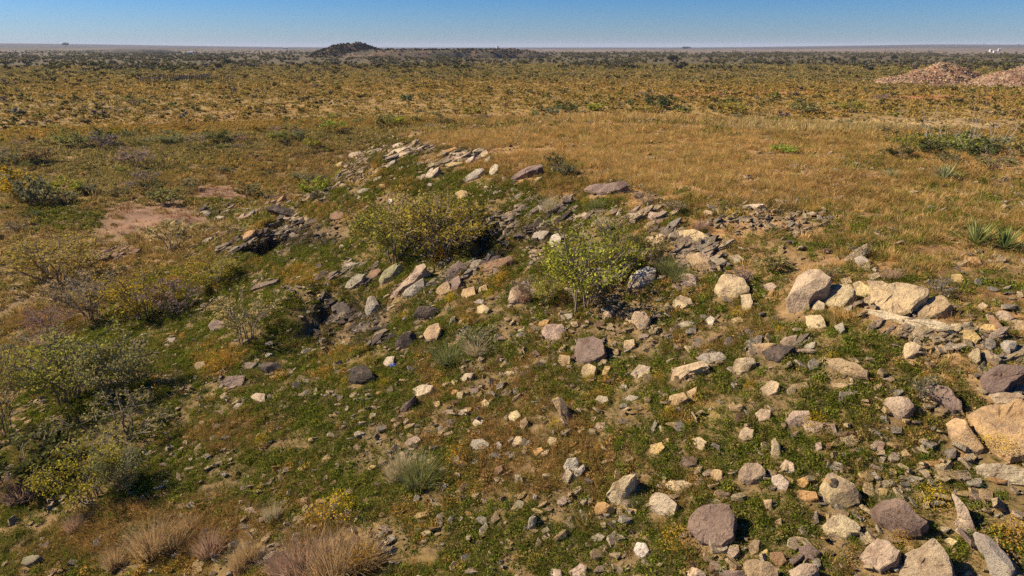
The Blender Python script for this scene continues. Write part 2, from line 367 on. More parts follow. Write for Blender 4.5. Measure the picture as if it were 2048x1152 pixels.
# ---- low hills standing on the plain
def hill(name, cx, cy, rx, ry, h, c1, c2, seed, power=1.0, nn=64, cap=None, rot=0):
    lin = np.linspace(-1.15, 1.15, nn); X, Y = np.meshgrid(lin, lin); X = X.ravel(); Y = Y.ravel()
    q = np.sqrt(X * X + Y * Y)
    w = X * rx * math.cos(rot) - Y * ry * math.sin(rot) + cx; wy = X * rx * math.sin(rot) + Y * ry * math.cos(rot) + cy
    ns = fbm(w, wy, min(rx, ry) * .45, seed, 4)
    prof = np.clip(1 - q * (.82 + .36 * ns), 0, 1) ** power
    if cap: prof = np.minimum(prof, cap + .07 * (ns - .4)) / cap
    z = height(w, wy, False) + h * prof * (.82 + .36 * fbm(w, wy, min(rx, ry) * .22, seed + 3)) - .25 - .8 * sstep(.85, 1.1, q)
    fi = np.arange(nn * nn).reshape(nn, nn)
    f = np.stack([fi[:-1, :-1].ravel(), fi[:-1, 1:].ravel(), fi[1:, 1:].ravel(), fi[1:, :-1].ravel()], 1)
    o = mesh_obj(name, np.stack([w, wy, z], 1), f, M_GROUND, smooth=True)
    t = sstep(.35, .65, fbm(w, wy, min(rx, ry) * .2, seed + 9))[:, None]
    set_color(o.data, 'soil', np.array(c1) * (1 - t) + np.array(c2) * t); tag(o, kind='structure')
    def hz(x, y):
        dx, dy = x - cx, y - cy
        a = (dx * math.cos(rot) + dy * math.sin(rot)) / rx; b = (-dx * math.sin(rot) + dy * math.cos(rot)) / ry
        i = np.clip(((b + 1.15) / 2.3 * (nn - 1)).round().astype(int), 0, nn - 1); j = np.clip(((a + 1.15) / 2.3 * (nn - 1)).round().astype(int), 0, nn - 1)
        return z.reshape(nn, nn)[i, j]
    return o, hz

def at_dist(u, r):
    """a place on the plain at distance r below the column u of the photo"""
    a = math.atan((u - U0) / F_PX / (CP + .322 * SP)); return r * math.sin(a), r * math.cos(a)
hills = []
x_, y_ = at_dist(1888, 340); hills.append(('mound', x_, y_, 22, 12) + hill('red_mound', x_, y_, 28, 16, 8.6, (.22,.12,.08), (.34,.24,.15), 3, 1.15))
x_, y_ = at_dist(2085, 345); hills.append(('mound', x_, y_, 30, 15) + hill('red_mound', x_, y_, 34, 18, 8.8, (.23,.13,.085), (.34,.24,.16), 8, 1.0))
x_, y_ = at_dist(704, 1060); hills.append(('butte', x_, y_, 48, 34) + hill('butte', x_, y_, 60, 44, 17, (.06,.052,.036), (.11,.08,.05), 14, .85, cap=.72))
x_, y_ = at_dist(885, 1000); hills.append(('ridge', x_, y_, 135, 60) + hill('rocky_ridge', x_, y_, 150, 60, 10, (.075,.068,.045), (.14,.10,.07), 21, .6, cap=.45, nn=90))
x_, y_ = at_dist(285, 1900); hills.append(('bluff', x_, y_, 90, 50) + hill('dark_bluff', x_, y_, 85, 60, 8, (.07,.065,.055), (.10,.085,.07), 31, .6, cap=.5))
# ------------------------------------------------------------------ rocks
VIEWS = {'RM': (1300,400,2.738), 'R': (1300,752,2.738), 'CM': (600,400,2.88), 'CB': (600,752,2.88), 'LB': (0,752,2.88), 'LM': (0,400,2.88),
         'Z1': (450,380,6.777), 'Z2': (650,280,6.777), 'Z3': (900,280,6.777), 'Z5': (600,560,5.237), 'Z6': (1050,380,5.76), 'Z8': (1848,560,5.76)}
RC = {'cream': (.58,.455,.27), 'pale': (.56,.46,.32), 'pink': (.52,.395,.28), 'tan': (.50,.36,.20), 'orange': (.52,.31,.13), 'yellow': (.56,.40,.18),
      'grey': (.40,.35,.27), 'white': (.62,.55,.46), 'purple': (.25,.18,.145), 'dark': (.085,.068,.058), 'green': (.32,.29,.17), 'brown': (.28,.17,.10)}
# view, colour, form (s slab, b boulder, u upright), thickness, outline as x,y pairs [, own label]
ROCKS = []
def A(view, c, f, th, pts, label=None):
    x0, y0, s = VIEWS[view]; q = list(map(float, pts.split()))
    ROCKS.append((c, f, th, [(x0 + q[i] / s, y0 + q[i + 1] / s) for i in range(0, len(q), 2)], label))
A('RM','pink','b',.55,'795 410 855 375 915 385 970 430 945 475 895 500 860 545 850 590 800 615 765 590 750 540 785 480','large split boulder with pinkish tan face, left end of the ledge')
A('RM','cream','s',.4,'950 500 1000 465 1090 465 1110 490 1100 530 1050 580 985 580 955 545','cream block just right of the split boulder on the ledge')
A('RM','cream','s',.35,'1120 460 1150 450 1215 485 1185 530 1130 520','smaller cream block wedged between ledge block and largest slab')
A('RM','pale','s',.3,'905 540 955 570 950 600 875 600','pale triangular stone at the foot of the split boulder')
A('RM','cream','s',.32,'1205 445 1280 450 1310 465 1350 455 1420 465 1495 485 1490 520 1440 560 1390 610 1340 605 1250 590 1220 555 1225 500','largest flat cream slab of the ledge with bright lit top')
A('RM','tan','s',.5,'1450 590 1530 540 1590 525 1640 560 1600 600 1540 635 1480 630','tilted tan block with black shaded side, right end of ledge')
A('RM','pale','s',.12,'1170 600 1260 605 1360 630 1500 650 1590 670 1640 690 1560 700 1400 680 1250 650 1180 625','long low pale rock step under the big ledge slabs')
A('RM','cream','s',.3,'1040 430 1090 420 1105 450 1060 460')
A('RM','pink','s',.3,'1165 540 1215 520 1220 565 1175 575')
A('RM','grey','s',.3,'1060 590 1105 575 1100 605 1065 615')
A('RM','cream','b',.5,'365 450 390 400 440 400 500 430 530 480 525 525 460 530 385 515 362 485','big rounded cream boulder left of the split boulder')
A('RM','cream','s',.25,'500 525 550 520 560 560 540 610 505 590','cream slab leaning below the big rounded cream boulder')
A('RM','cream','s',.25,'855 635 930 630 945 650 960 690 870 705','square cream slab lying below the split boulder')
A('RM','cream','s',.25,'130 550 165 520 215 540 225 560 180 590 130 580')
A('RM','grey','b',.5,'1010 690 1055 670 1065 710 1040 730')
A('RM','grey','b',.5,'1125 320 1160 305 1195 325 1180 360 1130 350','roundish grey stone on grass above the ledge')
A('RM','pink','s',.25,'1197 410 1250 395 1260 425 1210 435')
A('RM','orange','s',.3,'1740 310 1790 310 1815 345 1775 355 1740 335')
A('RM','yellow','b',.4,'1655 410 1700 405 1720 440 1670 450 1650 430')
A('Z8','pink','s',.35,'820 380 880 355 960 365 1030 430 960 465 870 455','pinkish slab topping the rock pile at the right edge')
A('Z8','brown','s',.3,'750 400 800 410 870 500 930 590 900 600 840 550 780 470','steep brown slab edge left in the right edge pile')
A('Z8','tan','s',.3,'950 490 1060 460 1152 470 1152 570 1040 560','tan slab low in the rock pile at the right edge')
A('Z8','yellow','s',.35,'640 560 700 510 800 520 835 580 780 620 680 610','yellow layered block left of the right edge pile')
A('Z8','cream','s',.25,'320 510 410 510 420 560 290 640')
A('Z8','yellow','s',.25,'450 590 560 580 600 620 640 660 600 700 520 730 470 680')
A('Z8','cream','b',.5,'510 870 560 810 620 790 640 830 640 920 600 950 530 910')
A('Z8','cream','b',.45,'650 830 740 800 820 850 880 900 830 960 740 930 700 870')
A('Z8','grey','b',.5,'890 720 960 650 1060 690 1050 760 1000 800 990 880 940 850','grey boulder below the rock pile at the right edge')
A('RM','purple','s',.35,'1820 965 1870 920 1920 905 2000 910 2045 940 1990 985 1950 1030 1880 1060 1830 1020','big purple and cream slab near the right edge')
A('RM','cream','b',.5,'1385 840 1400 790 1440 780 1480 800 1450 840 1400 865','cream knob on bare tan soil under the ledge')
A('RM','orange','b',.5,'1490 840 1510 810 1540 810 1535 850')
A('RM','tan','s',.2,'500 820 560 790 640 785 680 790 610 830 530 845','thin tan slab at left of the leaning dark sided pile')
A('RM','pink','s',.25,'700 790 740 750 800 740 790 770 740 800','pink tipped slab leaning at right of the dark sided pile')
A('RM','dark','s',.4,'620 830 690 800 780 800 700 880 650 870','dark underside slab in the middle of the leaning pile')
A('RM','cream','b',.4,'455 920 480 870 560 860 570 880 530 930 480 950')
A('RM','grey','s',.25,'840 820 850 795 905 775 895 805 860 825')
A('RM','tan','s',.3,'920 890 950 865 1050 870 1130 900 1180 930 1175 965 1100 950 1000 925','long low tan slab lying right of the leaning pile')
A('RM','cream','s',.25,'120 965 130 930 180 905 270 880 300 910 220 935 170 975 130 990','long curved cream slab below left of the leaning pile')
A('RM','grey','s',.25,'265 865 290 845 380 835 405 860 320 895 280 895')
A('RM','white','b',.4,'300 660 330 635 355 650 340 680 310 680')
A('RM','tan','s',.25,'440 650 490 640 510 665 450 675')
A('RM','cream','s',.18,'100 210 150 170 240 165 305 195 270 230 200 225 130 235','broad flat cream slab on the slope crest, centre right')
A('RM','cream','s',.3,'125 310 170 290 190 310 150 340')
A('RM','pale','s',.25,'425 310 480 300 510 325 470 345 440 335')
A('RM','tan','b',.5,'200 300 260 290 330 330 380 380 330 390 280 390 240 350','cracked tan outcrop above the big rounded cream boulder')
A('RM','grey','s',.3,'330 330 390 320 430 345 400 380 350 370')
A('RM','pink','b',.4,'130 430 190 395 250 420 250 470 180 470')
A('RM','grey','s',.3,'140 680 190 665 240 670 230 690 170 695')
A('RM','pink','s',.3,'620 470 660 450 690 470 660 500')
A('RM','orange','s',.25,'625 545 655 500 680 495 650 545')
A('RM','pale','s',.2,'465 40 560 20 620 25 540 55')
A('RM','pale','s',.15,'830 75 890 62 905 68 850 85')
A('RM','tan','s',.2,'280 80 310 55 345 65 330 90')
A('RM','tan','s',.2,'400 740 430 725 435 745 410 755')
A('RM','cream','b',.35,'1780 590 1820 560 1850 580 1820 600')
A('RM','cream','b',.35,'1080 870 1120 865 1145 885 1110 895')
A('R','yellow','s',.3,'5 380 60 365 75 390 35 430 0 425','yellow tan slab leaning beside a dark shadow, lower centre')
A('R','yellow','s',.3,'65 350 100 340 100 360 75 375')
A('R','cream','s',.3,'230 345 270 335 305 360 285 400 250 390')
A('R','cream','u',.3,'665 360 685 345 710 385 715 440 690 455 665 420','narrow cream stone standing upright with black shadow on right')
A('R','pink','b',.5,'490 520 530 480 580 475 620 510 620 560 570 590 520 590 488 560','smooth round pink stone, lower right')
A('R','pink','b',.4,'705 510 740 460 780 475 785 520 740 530')
A('R','pale','b',.35,'670 550 710 540 755 580 740 620 700 610 670 580')
A('R','yellow','s',.3,'740 545 785 570 775 590 735 565')
A('R','orange','b',.4,'805 570 840 555 865 585 835 610 810 600')
A('R','orange','s',.25,'795 650 820 625 900 635 910 665 850 685','flat orange pink slab left of the holed cream boulder')
A('R','cream','b',.55,'935 590 965 540 1000 530 1045 560 1100 590 1135 630 1130 670 1060 700 1000 715 975 680 945 640','large cream boulder with a dark round hole, lower right')
A('R','grey','b',.4,'980 510 1010 470 1050 480 1050 520','small grey boulder just above the holed cream boulder')
A('R','cream','b',.5,'950 820 1000 770 1030 740 1090 760 1140 800 1130 840 1070 880 990 885','cracked cream boulder directly below the holed boulder')
A('R','purple','b',.6,'1195 700 1250 655 1330 665 1400 700 1440 750 1500 790 1460 830 1400 855 1330 840 1280 800 1215 750','large tilted boulder, purple grey above and orange below')
A('R','pink','s',.45,'1155 990 1190 940 1240 895 1290 910 1355 960 1330 1010 1260 1060 1200 1040','five sided pinkish block left of the bottom edge slab')
A('R','pink','s',.4,'1325 1080 1395 1030 1400 980 1545 905 1600 960 1640 1050 1655 1140 1330 1140','biggest pink slab at the bottom edge of the photo')
A('R','tan','b',.5,'505 1020 560 1010 640 1020 685 1060 680 1140 530 1140 515 1060','tan layered block at the bottom edge')
A('R','pink','b',.5,'765 1060 820 1025 900 1030 915 1095 900 1140 770 1140','blunt pinkish grey block at the bottom edge')
A('R','yellow','s',.35,'600 970 640 950 650 990 620 1005 600 995')
A('R','brown','b',.4,'660 970 720 965 740 1010 700 1045 660 1000')
A('R','tan','b',.4,'535 930 570 895 600 905 590 960 550 975')
A('R','purple','s',.45,'215 790 270 730 330 705 420 710 440 760 440 860 380 910 280 900 225 850','largest purple brown boulder, lower right, broad and rough')
A('R','tan','u',.3,'620 680 665 680 665 740 640 735')
A('R','tan','s',.3,'675 800 715 780 720 820 690 830')
A('R','pale','s',.4,'0 665 40 645 90 655 140 700 120 755 50 750 0 730')
A('R','cream','b',.4,'80 600 120 575 180 575 215 590 205 625 120 625')
A('R','yellow','s',.3,'190 690 225 655 265 670 240 690')
A('R','grey','s',.3,'295 680 370 675 385 695 300 695','small flat grey slab lying above the largest purple boulder')
A('R','purple','s',.3,'165 480 180 445 250 440 245 480 200 495')
A('R','pink','b',.4,'490 310 520 280 560 295 555 340 510 350 490 335')
A('R','cream','b',.4,'575 210 610 180 655 190 650 235 600 245')
A('R','pink','b',.45,'740 230 780 190 860 190 870 220 830 260 770 275')
A('R','pink','s',.3,'840 265 880 245 950 260 930 290 860 310')
A('R','orange','s',.5,'1155 130 1195 130 1205 165 1160 165','small bright orange block alone in grass, right side')
A('R','pink','b',.5,'1205 390 1240 350 1280 365 1270 400 1230 410')
A('R','cream','s',.35,'1215 415 1280 405 1285 430 1220 435')
A('R','pink','b',.5,'1270 130 1310 115 1400 115 1440 150 1430 190 1380 225 1310 190','rough pinkish boulder left of the streaked purple one')
A('R','purple','s',.45,'1500 70 1560 40 1620 60 1690 130 1700 180 1640 170 1560 120','streaked purple boulder above left of the orange outcrop')
A('R','tan','s',.30,'1745 210 1850 170 1960 150 2060 140 2080 400 1960 440 1900 400 1840 330 1790 290','huge orange tan outcrop cut by the right edge')
A('R','pink','b',.4,'1630 250 1670 225 1720 235 1760 290 1810 370 1790 410 1720 395 1660 340','pinkish white rounded slab against the huge orange outcrop')
A('R','pink','s',.3,'1820 110 1900 90 2010 95 2060 120 1990 140 1880 150 1830 140')
A('R','pale','s',.35,'1800 500 1840 485 1950 490 2060 515 2060 570 1950 580 1880 570 1810 540','long pale slab at the right edge below the outcrop')
A('R','orange','s',.3,'1460 480 1510 465 1590 465 1560 490 1470 500')
A('R','yellow','s',.25,'1400 525 1440 515 1530 525 1520 540 1410 540')
A('R','grey','s',.25,'1190 495 1220 480 1260 505 1200 510')
A('R','grey','b',.4,'1195 540 1230 525 1260 555 1235 575')
A('R','grey','s',.3,'1380 560 1430 545 1490 560 1450 580 1390 580')
A('R','yellow','s',.35,'1200 635 1260 615 1300 620 1290 650 1220 655')
A('R','pink','u',.3,'1655 660 1690 680 1740 740 1780 840 1700 850 1640 830 1690 790 1680 720','tall thin pink slab standing above the speckled boulder')
A('R','grey','b',.5,'1780 860 1880 900 1950 960 2000 1040 1980 1090 1880 1090 1850 1000','grey and black speckled boulder, bottom right corner')
A('R','cream','s',.3,'1610 900 1640 885 1680 905 1650 935')
A('R','tan','b',.4,'1485 700 1520 685 1530 720 1495 730')
A('R','orange','s',.35,'960 345 990 335 990 355 965 360')
A('R','orange','s',.4,'965 370 1000 365 990 395 965 410')
A('R','orange','s',.35,'1025 345 1060 325 1075 350 1045 365')
A('R','pink','b',.4,'905 370 935 362 938 395 910 410')
A('R','tan','b',.4,'1355 420 1395 400 1430 435 1370 440')
A('R','grey','u',.35,'900 750 915 740 925 800 905 820')
A('R','purple','b',.4,'820 940 870 925 920 960 890 1000 830 990')
A('R','pink','b',.4,'175 1090 230 1050 290 1065 300 1095 240 1120')
A('R','purple','b',.4,'370 1090 420 1060 500 1070 510 1095 440 1120')
A('R','yellow','s',.3,'1385 945 1420 925 1450 950 1400 965')
A('R','tan','b',.4,'335 530 360 510 390 520 385 570 345 575')
A('R','pale','s',.3,'60 560 85 545 90 580 70 590')
A('R','cream','s',.3,'610 65 660 30 700 40 690 85 650 105 615 95','cream slab with yellow flowers at its right edge')
A('R','tan','s',.25,'770 50 850 30 860 60 800 75')
A('R','tan','s',.25,'940 55 1000 40 1110 40 1050 65')
A('R','yellow','s',.3,'430 160 455 140 470 170 440 180')
A('R','tan','b',.4,'110 110 180 90 200 120 150 160 100 150')
A('R','tan','s',.35,'200 90 250 60 250 110 220 120')
A('CB','pale','b',.4,'645 105 650 75 700 50 760 60 740 90 680 115','oval pale stone alone at the centre of the slope')
A('CB','purple','u',.3,'575 210 590 170 660 120 650 160 610 210')
A('CB','orange','s',.35,'865 100 885 75 910 85 880 110')
A('CB','cream','s',.35,'900 130 905 95 940 90 930 130')
A('CB','purple','s',.3,'970 110 985 75 1030 70 1020 100')
A('CB','yellow','s',.3,'1000 120 1040 85 1045 105 1015 130')
A('CB','yellow','b',.35,'765 170 770 150 800 145 805 165 785 178')
A('CB','pink','b',.35,'815 215 825 195 880 195 870 215 840 222')
A('CB','pale','b',.4,'905 220 915 200 955 190 960 205 930 222')
A('CB','cream','b',.4,'1045 175 1045 150 1065 135 1088 155 1075 185')
A('CB','purple','s',.3,'1145 115 1170 80 1215 85 1200 115')
A('CB','cream','u',.25,'1215 150 1235 120 1270 100 1250 140')
A('CB','tan','u',.3,'1460 140 1490 130 1530 160 1545 210 1555 270 1530 275 1500 220 1475 180','long grey tan slab standing on edge with dark shadow, centre')
A('CB','pale','b',.35,'1695 140 1720 115 1765 120 1770 140 1730 158')
A('CB','grey','s',.25,'1865 140 1900 110 1945 120 1910 145')
A('CB','tan','s',.3,'1660 255 1680 235 1705 235 1690 265')
A('CB','pink','b',.35,'1695 295 1710 270 1755 268 1750 290 1715 305')
A('CB','cream','b',.4,'1200 245 1215 210 1245 200 1265 225 1235 258')
A('CB','tan','b',.4,'1265 290 1270 260 1300 240 1310 270 1285 305')
A('CB','pale','b',.4,'995 270 1010 250 1050 255 1040 285 1010 290')
A('CB','grey','b',.45,'985 400 1000 370 1050 365 1080 390 1070 415 1010 420','wide rough grey stone at left of the lower centre stones')
A('CB','grey','b',.4,'1110 395 1140 378 1158 395 1155 418 1120 415')
A('CB','cream','b',.4,'1218 385 1245 350 1275 350 1275 380 1235 405')
A('CB','grey','u',.4,'1295 400 1320 368 1335 390 1310 415')
A('CB','cream','b',.45,'1425 380 1440 352 1475 360 1470 400 1435 400')
A('CB','orange','b',.4,'1335 440 1350 418 1390 412 1395 430 1360 458')
A('CB','pink','s',.35,'1380 465 1395 430 1432 425 1420 450 1390 472')
A('CB','grey','s',.3,'1160 470 1170 440 1210 435 1190 465')
A('CB','grey','s',.3,'978 500 1000 478 1025 480 1020 500 985 512')
A('CB','brown','b',.45,'1105 570 1120 530 1160 515 1165 545 1130 575')
A('CB','white','u',.4,'1520 520 1545 480 1585 475 1600 500 1590 560 1565 575 1535 550','larger left one of two white grey upright stones side by side')
A('CB','white','u',.35,'1565 595 1590 540 1630 512 1635 540 1590 600','slim right one of two white grey upright stones side by side')
A('CB','cream','u',.3,'1772 680 1810 620 1870 585 1920 575 1915 640 1880 700 1850 750 1800 720','tall pointed cream slab leaning on the slope, lower centre')
A('CB','orange','b',.45,'1690 760 1710 730 1750 725 1800 765 1780 795 1740 810 1705 790','cracked orange stone below left of the pointed cream slab')
A('CB','yellow','s',.35,'1875 770 1895 762 1935 770 1925 798 1890 795')
A('CB','grey','b',.4,'1230 600 1240 570 1275 570 1265 600 1240 615')
A('CB','pale','s',.3,'1140 625 1155 605 1178 600 1165 620')
A('CB','white','u',.3,'1340 700 1350 682 1365 690 1360 722 1343 720')
A('CB','green','b',.4,'1230 750 1250 715 1285 725 1280 755 1245 768')
A('CB','yellow','s',.25,'1318 770 1350 762 1392 775 1385 788 1330 785')
A('CB','yellow','s',.3,'640 820 680 790 735 780 735 800 690 815 650 828','long thin yellow slab alone in green grass, lower centre')
A('CB','orange','s',.3,'945 790 960 778 990 790 985 805 955 803')
A('CB','grey','u',.35,'850 835 865 808 885 820 875 855')
A('CB','grey','b',.35,'905 825 925 808 940 820 920 838')
A('CB','grey','u',.3,'1310 890 1320 820 1355 810 1350 880')
A('CB','green','s',.3,'1370 895 1420 870 1440 890 1400 905')
A('CB','pale','s',.3,'1390 930 1425 905 1438 920 1410 950')
A('CB','cream','u',.35,'1358 970 1370 930 1390 955 1385 990 1362 990')
A('CB','grey','b',.35,'1680 930 1710 908 1750 920 1730 950 1690 950')
A('CB','green','s',.3,'1750 935 1770 912 1850 915 1865 935 1800 950')
A('CB','cream','s',.3,'1770 965 1800 950 1830 965 1800 980')
A('CB','white','b',.5,'1925 1000 1940 960 1985 965 2005 1000 1990 1035 1950 1040','round white grey pitted stone left of the purple boulder')
A('CB','pink','b',.4,'1425 1145 1450 1110 1500 1120 1505 1150 1460 1165')
A('CB','pink','b',.4,'1550 1130 1610 1085 1645 1095 1640 1150 1560 1150')
A('CB','white','s',.3,'1785 845 1810 830 1820 845 1800 860')
A('CB','yellow','s',.3,'385 535 410 515 440 515 420 535 395 542')
A('CB','tan','s',.25,'575 300 610 280 660 275 640 292 590 305')
A('CB','tan','s',.25,'605 345 625 330 650 340 630 355')
A('CB','pink','b',.35,'590 395 630 360 680 352 690 370 640 400')
A('CB','green','b',.35,'390 235 400 215 435 215 430 240 400 250')
A('CM','pink','s',.16,'530 550 540 525 600 470 640 425 660 385 700 375 712 395 690 430 640 480 600 500 560 545','long grey pink slab leaning steeply with black gap beneath')
A('CM','grey','b',.5,'595 545 600 510 640 490 700 450 710 500 650 550','rounded block tucked under the long leaning slab')
A('CM','green','b',.5,'450 450 490 400 550 370 580 385 560 430 520 460 460 475','lichen green boulder left of the long leaning slab')
A('CM','grey','s',.35,'260 510 270 475 330 430 365 430 350 465 300 500')
A('CM','grey','s',.25,'235 385 270 365 330 360 310 380 260 392')
A('CM','brown','b',.4,'390 450 400 410 450 395 465 410 430 440')
A('CM','grey','b',.7,'370 620 380 570 415 545 440 580 455 610 420 660 385 665','pointed grey rock throwing a black shadow by bare soil')
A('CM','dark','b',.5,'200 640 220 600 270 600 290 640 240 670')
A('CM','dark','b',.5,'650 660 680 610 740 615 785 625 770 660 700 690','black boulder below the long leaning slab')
A('CM','tan','b',.4,'785 530 800 500 850 470 860 520 810 545')
A('CM','purple','s',.5,'850 500 855 465 910 440 925 480 900 520 860 525')
A('CM','tan','b',.4,'930 550 945 515 1000 500 1000 540 960 560')
A('CM','tan','b',.35,'1000 510 1070 490 1080 520 1020 530')
A('CM','cream','s',.35,'1015 650 1020 610 1050 600 1090 625 1075 650','pale cream block left of the pink grass topped boulder')
A('CM','purple','b',.5,'835 430 860 380 910 350 950 380 940 420 880 430','purple block in the shade below the large mesquite')
A('CM','grey','b',.4,'980 380 1000 350 1040 345 1045 380 1010 405')
A('CM','brown','s',.4,'1040 380 1100 350 1150 340 1200 320 1210 335 1150 380 1060 410','brown tilted slab at the lower rim of the dark ledge')
A('CM','pink','b',.4,'1195 590 1215 520 1270 470 1330 470 1360 510 1340 560 1260 590','pink grass topped boulder left of the central leafy shrub')
A('CM','tan','b',.5,'715 770 745 730 790 710 800 740 780 790 730 805','tan rock with black right side right of bare soil')
A('CM','green','u',.4,'860 720 870 675 895 670 890 715')
A('CM','dark','b',.5,'545 850 560 790 600 760 655 770 650 820 590 855','rough black boulder with pale left rim on bare soil')
A('CM','pale','b',.6,'480 940 500 905 540 900 530 940 500 955','pale stone at the mouth of the small black hollow')
A('CM','dark','b',.6,'270 1030 300 970 350 940 400 980 425 1030 350 1050','humped dark purple boulder below the bare soil')
A('CM','pink','b',.45,'1385 750 1420 720 1500 715 1530 760 1490 800 1420 790','wide pinkish grey stone above left of crusted purple boulder')
A('CM','purple','s',.5,'1585 920 1590 840 1600 800 1680 785 1730 810 1745 880 1700 915 1620 930','squarish purple boulder with pale crust on its top')
A('CM','orange','s',.35,'1370 735 1380 700 1430 690 1420 720')
A('CM','grey','s',.3,'1480 690 1500 665 1565 652 1560 680 1510 697')
A('CM','pink','b',.5,'1910 690 1920 645 1980 640 2010 690 1990 745 1940 740','rounded pinkish white boulder below the central leafy shrub')
A('CM','pink','s',.3,'1725 670 1740 640 1800 640 1790 675 1750 685')
A('CM','orange','s',.3,'1805 680 1830 640 1860 640 1840 680')
A('CM','tan','s',.3,'1860 715 1880 680 1905 695 1890 725')
A('CM','cream','b',.4,'1865 850 1870 810 1920 805 1925 835 1900 862')
A('CM','pale','u',.35,'1800 845 1805 820 1822 820 1820 850')
A('CM','cream','s',.35,'1615 1000 1630 960 1660 945 1700 965 1690 1005 1650 1018')
A('CM','yellow','s',.35,'1735 1000 1755 960 1785 960 1770 1000 1745 1010')
A('CM','pale','b',.35,'1910 1000 1950 950 2010 960 2005 1000 1940 1025')
A('CM','tan','b',.4,'1490 930 1500 895 1550 900 1545 940 1510 955')
A('CM','brown','u',.4,'1125 930 1140 890 1165 900 1155 940')
A('CM','pale','s',.35,'925 1030 950 1000 995 995 980 1025 940 1045')
A('CM','cream','s',.35,'865 1050 880 1035 910 1040 890 1062')
A('CM','cream','s',.3,'1170 1000 1200 985 1240 990 1220 1008')
A('CM','tan','u',.35,'1030 990 1040 960 1065 950 1060 980')
A('CM','pale','b',.5,'1620 450 1650 400 1740 390 1790 410 1780 450 1700 470','pinkish white boulder seen through the central leafy shrub')
A('CM','pale','b',.4,'1520 510 1550 495 1600 500 1610 530 1560 545')
A('CM','white','b',.3,'1000 590 1030 570 1055 575 1045 598')
A('CM','pale','s',.3,'1250 760 1260 735 1290 730 1290 755')
A('Z6','tan','s',.3,'1090 960 1130 910 1210 830 1240 780 1280 790 1220 880 1150 970','steep tan slab right of the central leafy shrub')
A('Z6','brown','s',.3,'990 1060 1030 1020 1130 970 1220 940 1190 980 1080 1060 1020 1080','narrow brown slab at the foot of the steep tan slab')
A('Z6','white','b',.5,'1180 1080 1220 1000 1300 930 1380 880 1470 900 1480 980 1420 1070 1300 1100 1220 1110','speckled white and dark boulder right of the leafy shrub')
A('Z6','white','b',.4,'280 600 310 530 370 500 410 550 390 620 320 660')
A('Z6','grey','b',.4,'80 540 110 490 200 470 260 480 200 560 120 570')
A('Z6','tan','s',.25,'1310 600 1400 540 1540 510 1610 530 1580 590 1480 630 1350 620')
A('Z6','yellow','s',.3,'1410 510 1450 480 1510 490 1490 520 1430 530')
A('Z6','tan','s',.25,'1370 420 1420 370 1490 350 1480 390 1410 450')
A('Z6','pale','s',.25,'1010 260 1060 240 1115 280 1090 310 1040 290')
A('Z6','pale','s',.25,'1140 310 1190 270 1320 260 1300 300 1220 340 1160 340')
A('Z6','pink','s',.25,'1340 270 1420 240 1550 280 1530 320 1420 330')
A('Z6','green','b',.5,'400 190 430 140 480 130 490 160 450 200')
A('Z6','pale','b',.3,'630 290 680 250 740 290 700 330')
A('Z6','grey','b',.3,'120 260 150 180 230 200 220 260')
A('Z6','cream','s',.3,'1700 830 1730 780 1800 735 1830 750 1800 800 1740 830')
A('Z3','pale','s',.45,'190 300 220 260 320 215 300 270 250 310','pale slab with black right face on the outcrop crest')
A('Z3','cream','b',.5,'390 210 430 160 490 140 510 180 470 220 420 235')
A('Z3','grey','s',.4,'460 310 480 250 540 220 530 270 490 320')
A('Z3','pale','b',.5,'540 440 545 390 610 330 650 350 640 400 600 440 560 470','pale boulder alone between two leaning grey slabs')
A('Z3','grey','s',.35,'170 540 260 460 350 400 430 380 440 410 340 490 240 550','long grey green slab slanting up right near the crest')
A('Z3','purple','s',.35,'850 530 880 480 960 410 1040 370 1180 330 1220 350 1150 400 1060 430 950 500 880 540','tilted purple slab with a black cave like underside')
A('Z3','purple','s',.2,'1790 760 1830 680 1900 620 2000 600 2100 600 2200 590 2330 560 2360 580 2250 650 2100 700 1950 740','broad flat purple ledge at the edge of the dry grass')
A('Z3','grey','s',.35,'1270 180 1310 150 1380 170 1370 200 1300 200')
A('Z3','yellow','b',.4,'60 780 80 720 150 680 220 700 230 750 150 790')
A('Z3','pink','s',.3,'440 660 480 620 520 640 480 680')
A('Z3','pale','b',.3,'740 1010 800 970 900 970 900 1030 820 1080 760 1050')
A('Z3','grey','b',.3,'820 1100 880 1080 930 1130 840 1150')
A('Z3','grey','s',.3,'380 1120 470 1070 600 1030 560 1080 460 1130')
A('Z3','grey','b',.4,'880 780 910 740 960 730 960 790 920 810')
A('Z3','tan','s',.2,'1060 590 1180 510 1250 500 1160 570')
A('Z2','pink','s',.3,'320 200 360 170 470 160 490 180 400 230 340 265','flat pinkish slab highest on the left shoulder of outcrop')
A('Z2','pale','s',.25,'920 70 1000 40 1090 30 1050 70 930 110')
A('Z2','pale','s',.25,'850 180 930 130 1050 110 1130 110 1000 170 890 200')
A('Z2','pink','s',.25,'880 240 960 190 1090 160 1170 150 1080 200 960 240')
A('Z2','grey','s',.25,'790 370 830 330 900 290 960 270 930 310 850 370')
A('Z2','orange','s',.2,'1520 190 1600 150 1750 100 1780 120 1650 170 1560 200')
A('Z2','pink','s',.2,'1620 220 1720 180 1900 160 1850 200 1700 230')
A('Z2','yellow','s',.3,'1640 330 1720 300 1840 290 1850 310 1740 350 1660 360')
A('Z2','pink','s',.2,'1640 280 1760 240 1880 220 1800 260 1680 300')
A('Z2','pale','s',.35,'1350 530 1370 470 1430 390 1460 380 1450 430 1400 500','middle slab of three leaning side by side')
A('Z2','pale','s',.45,'1390 510 1430 440 1510 370 1540 370 1520 430 1450 500','right slab of three leaning side by side, black shadow behind')
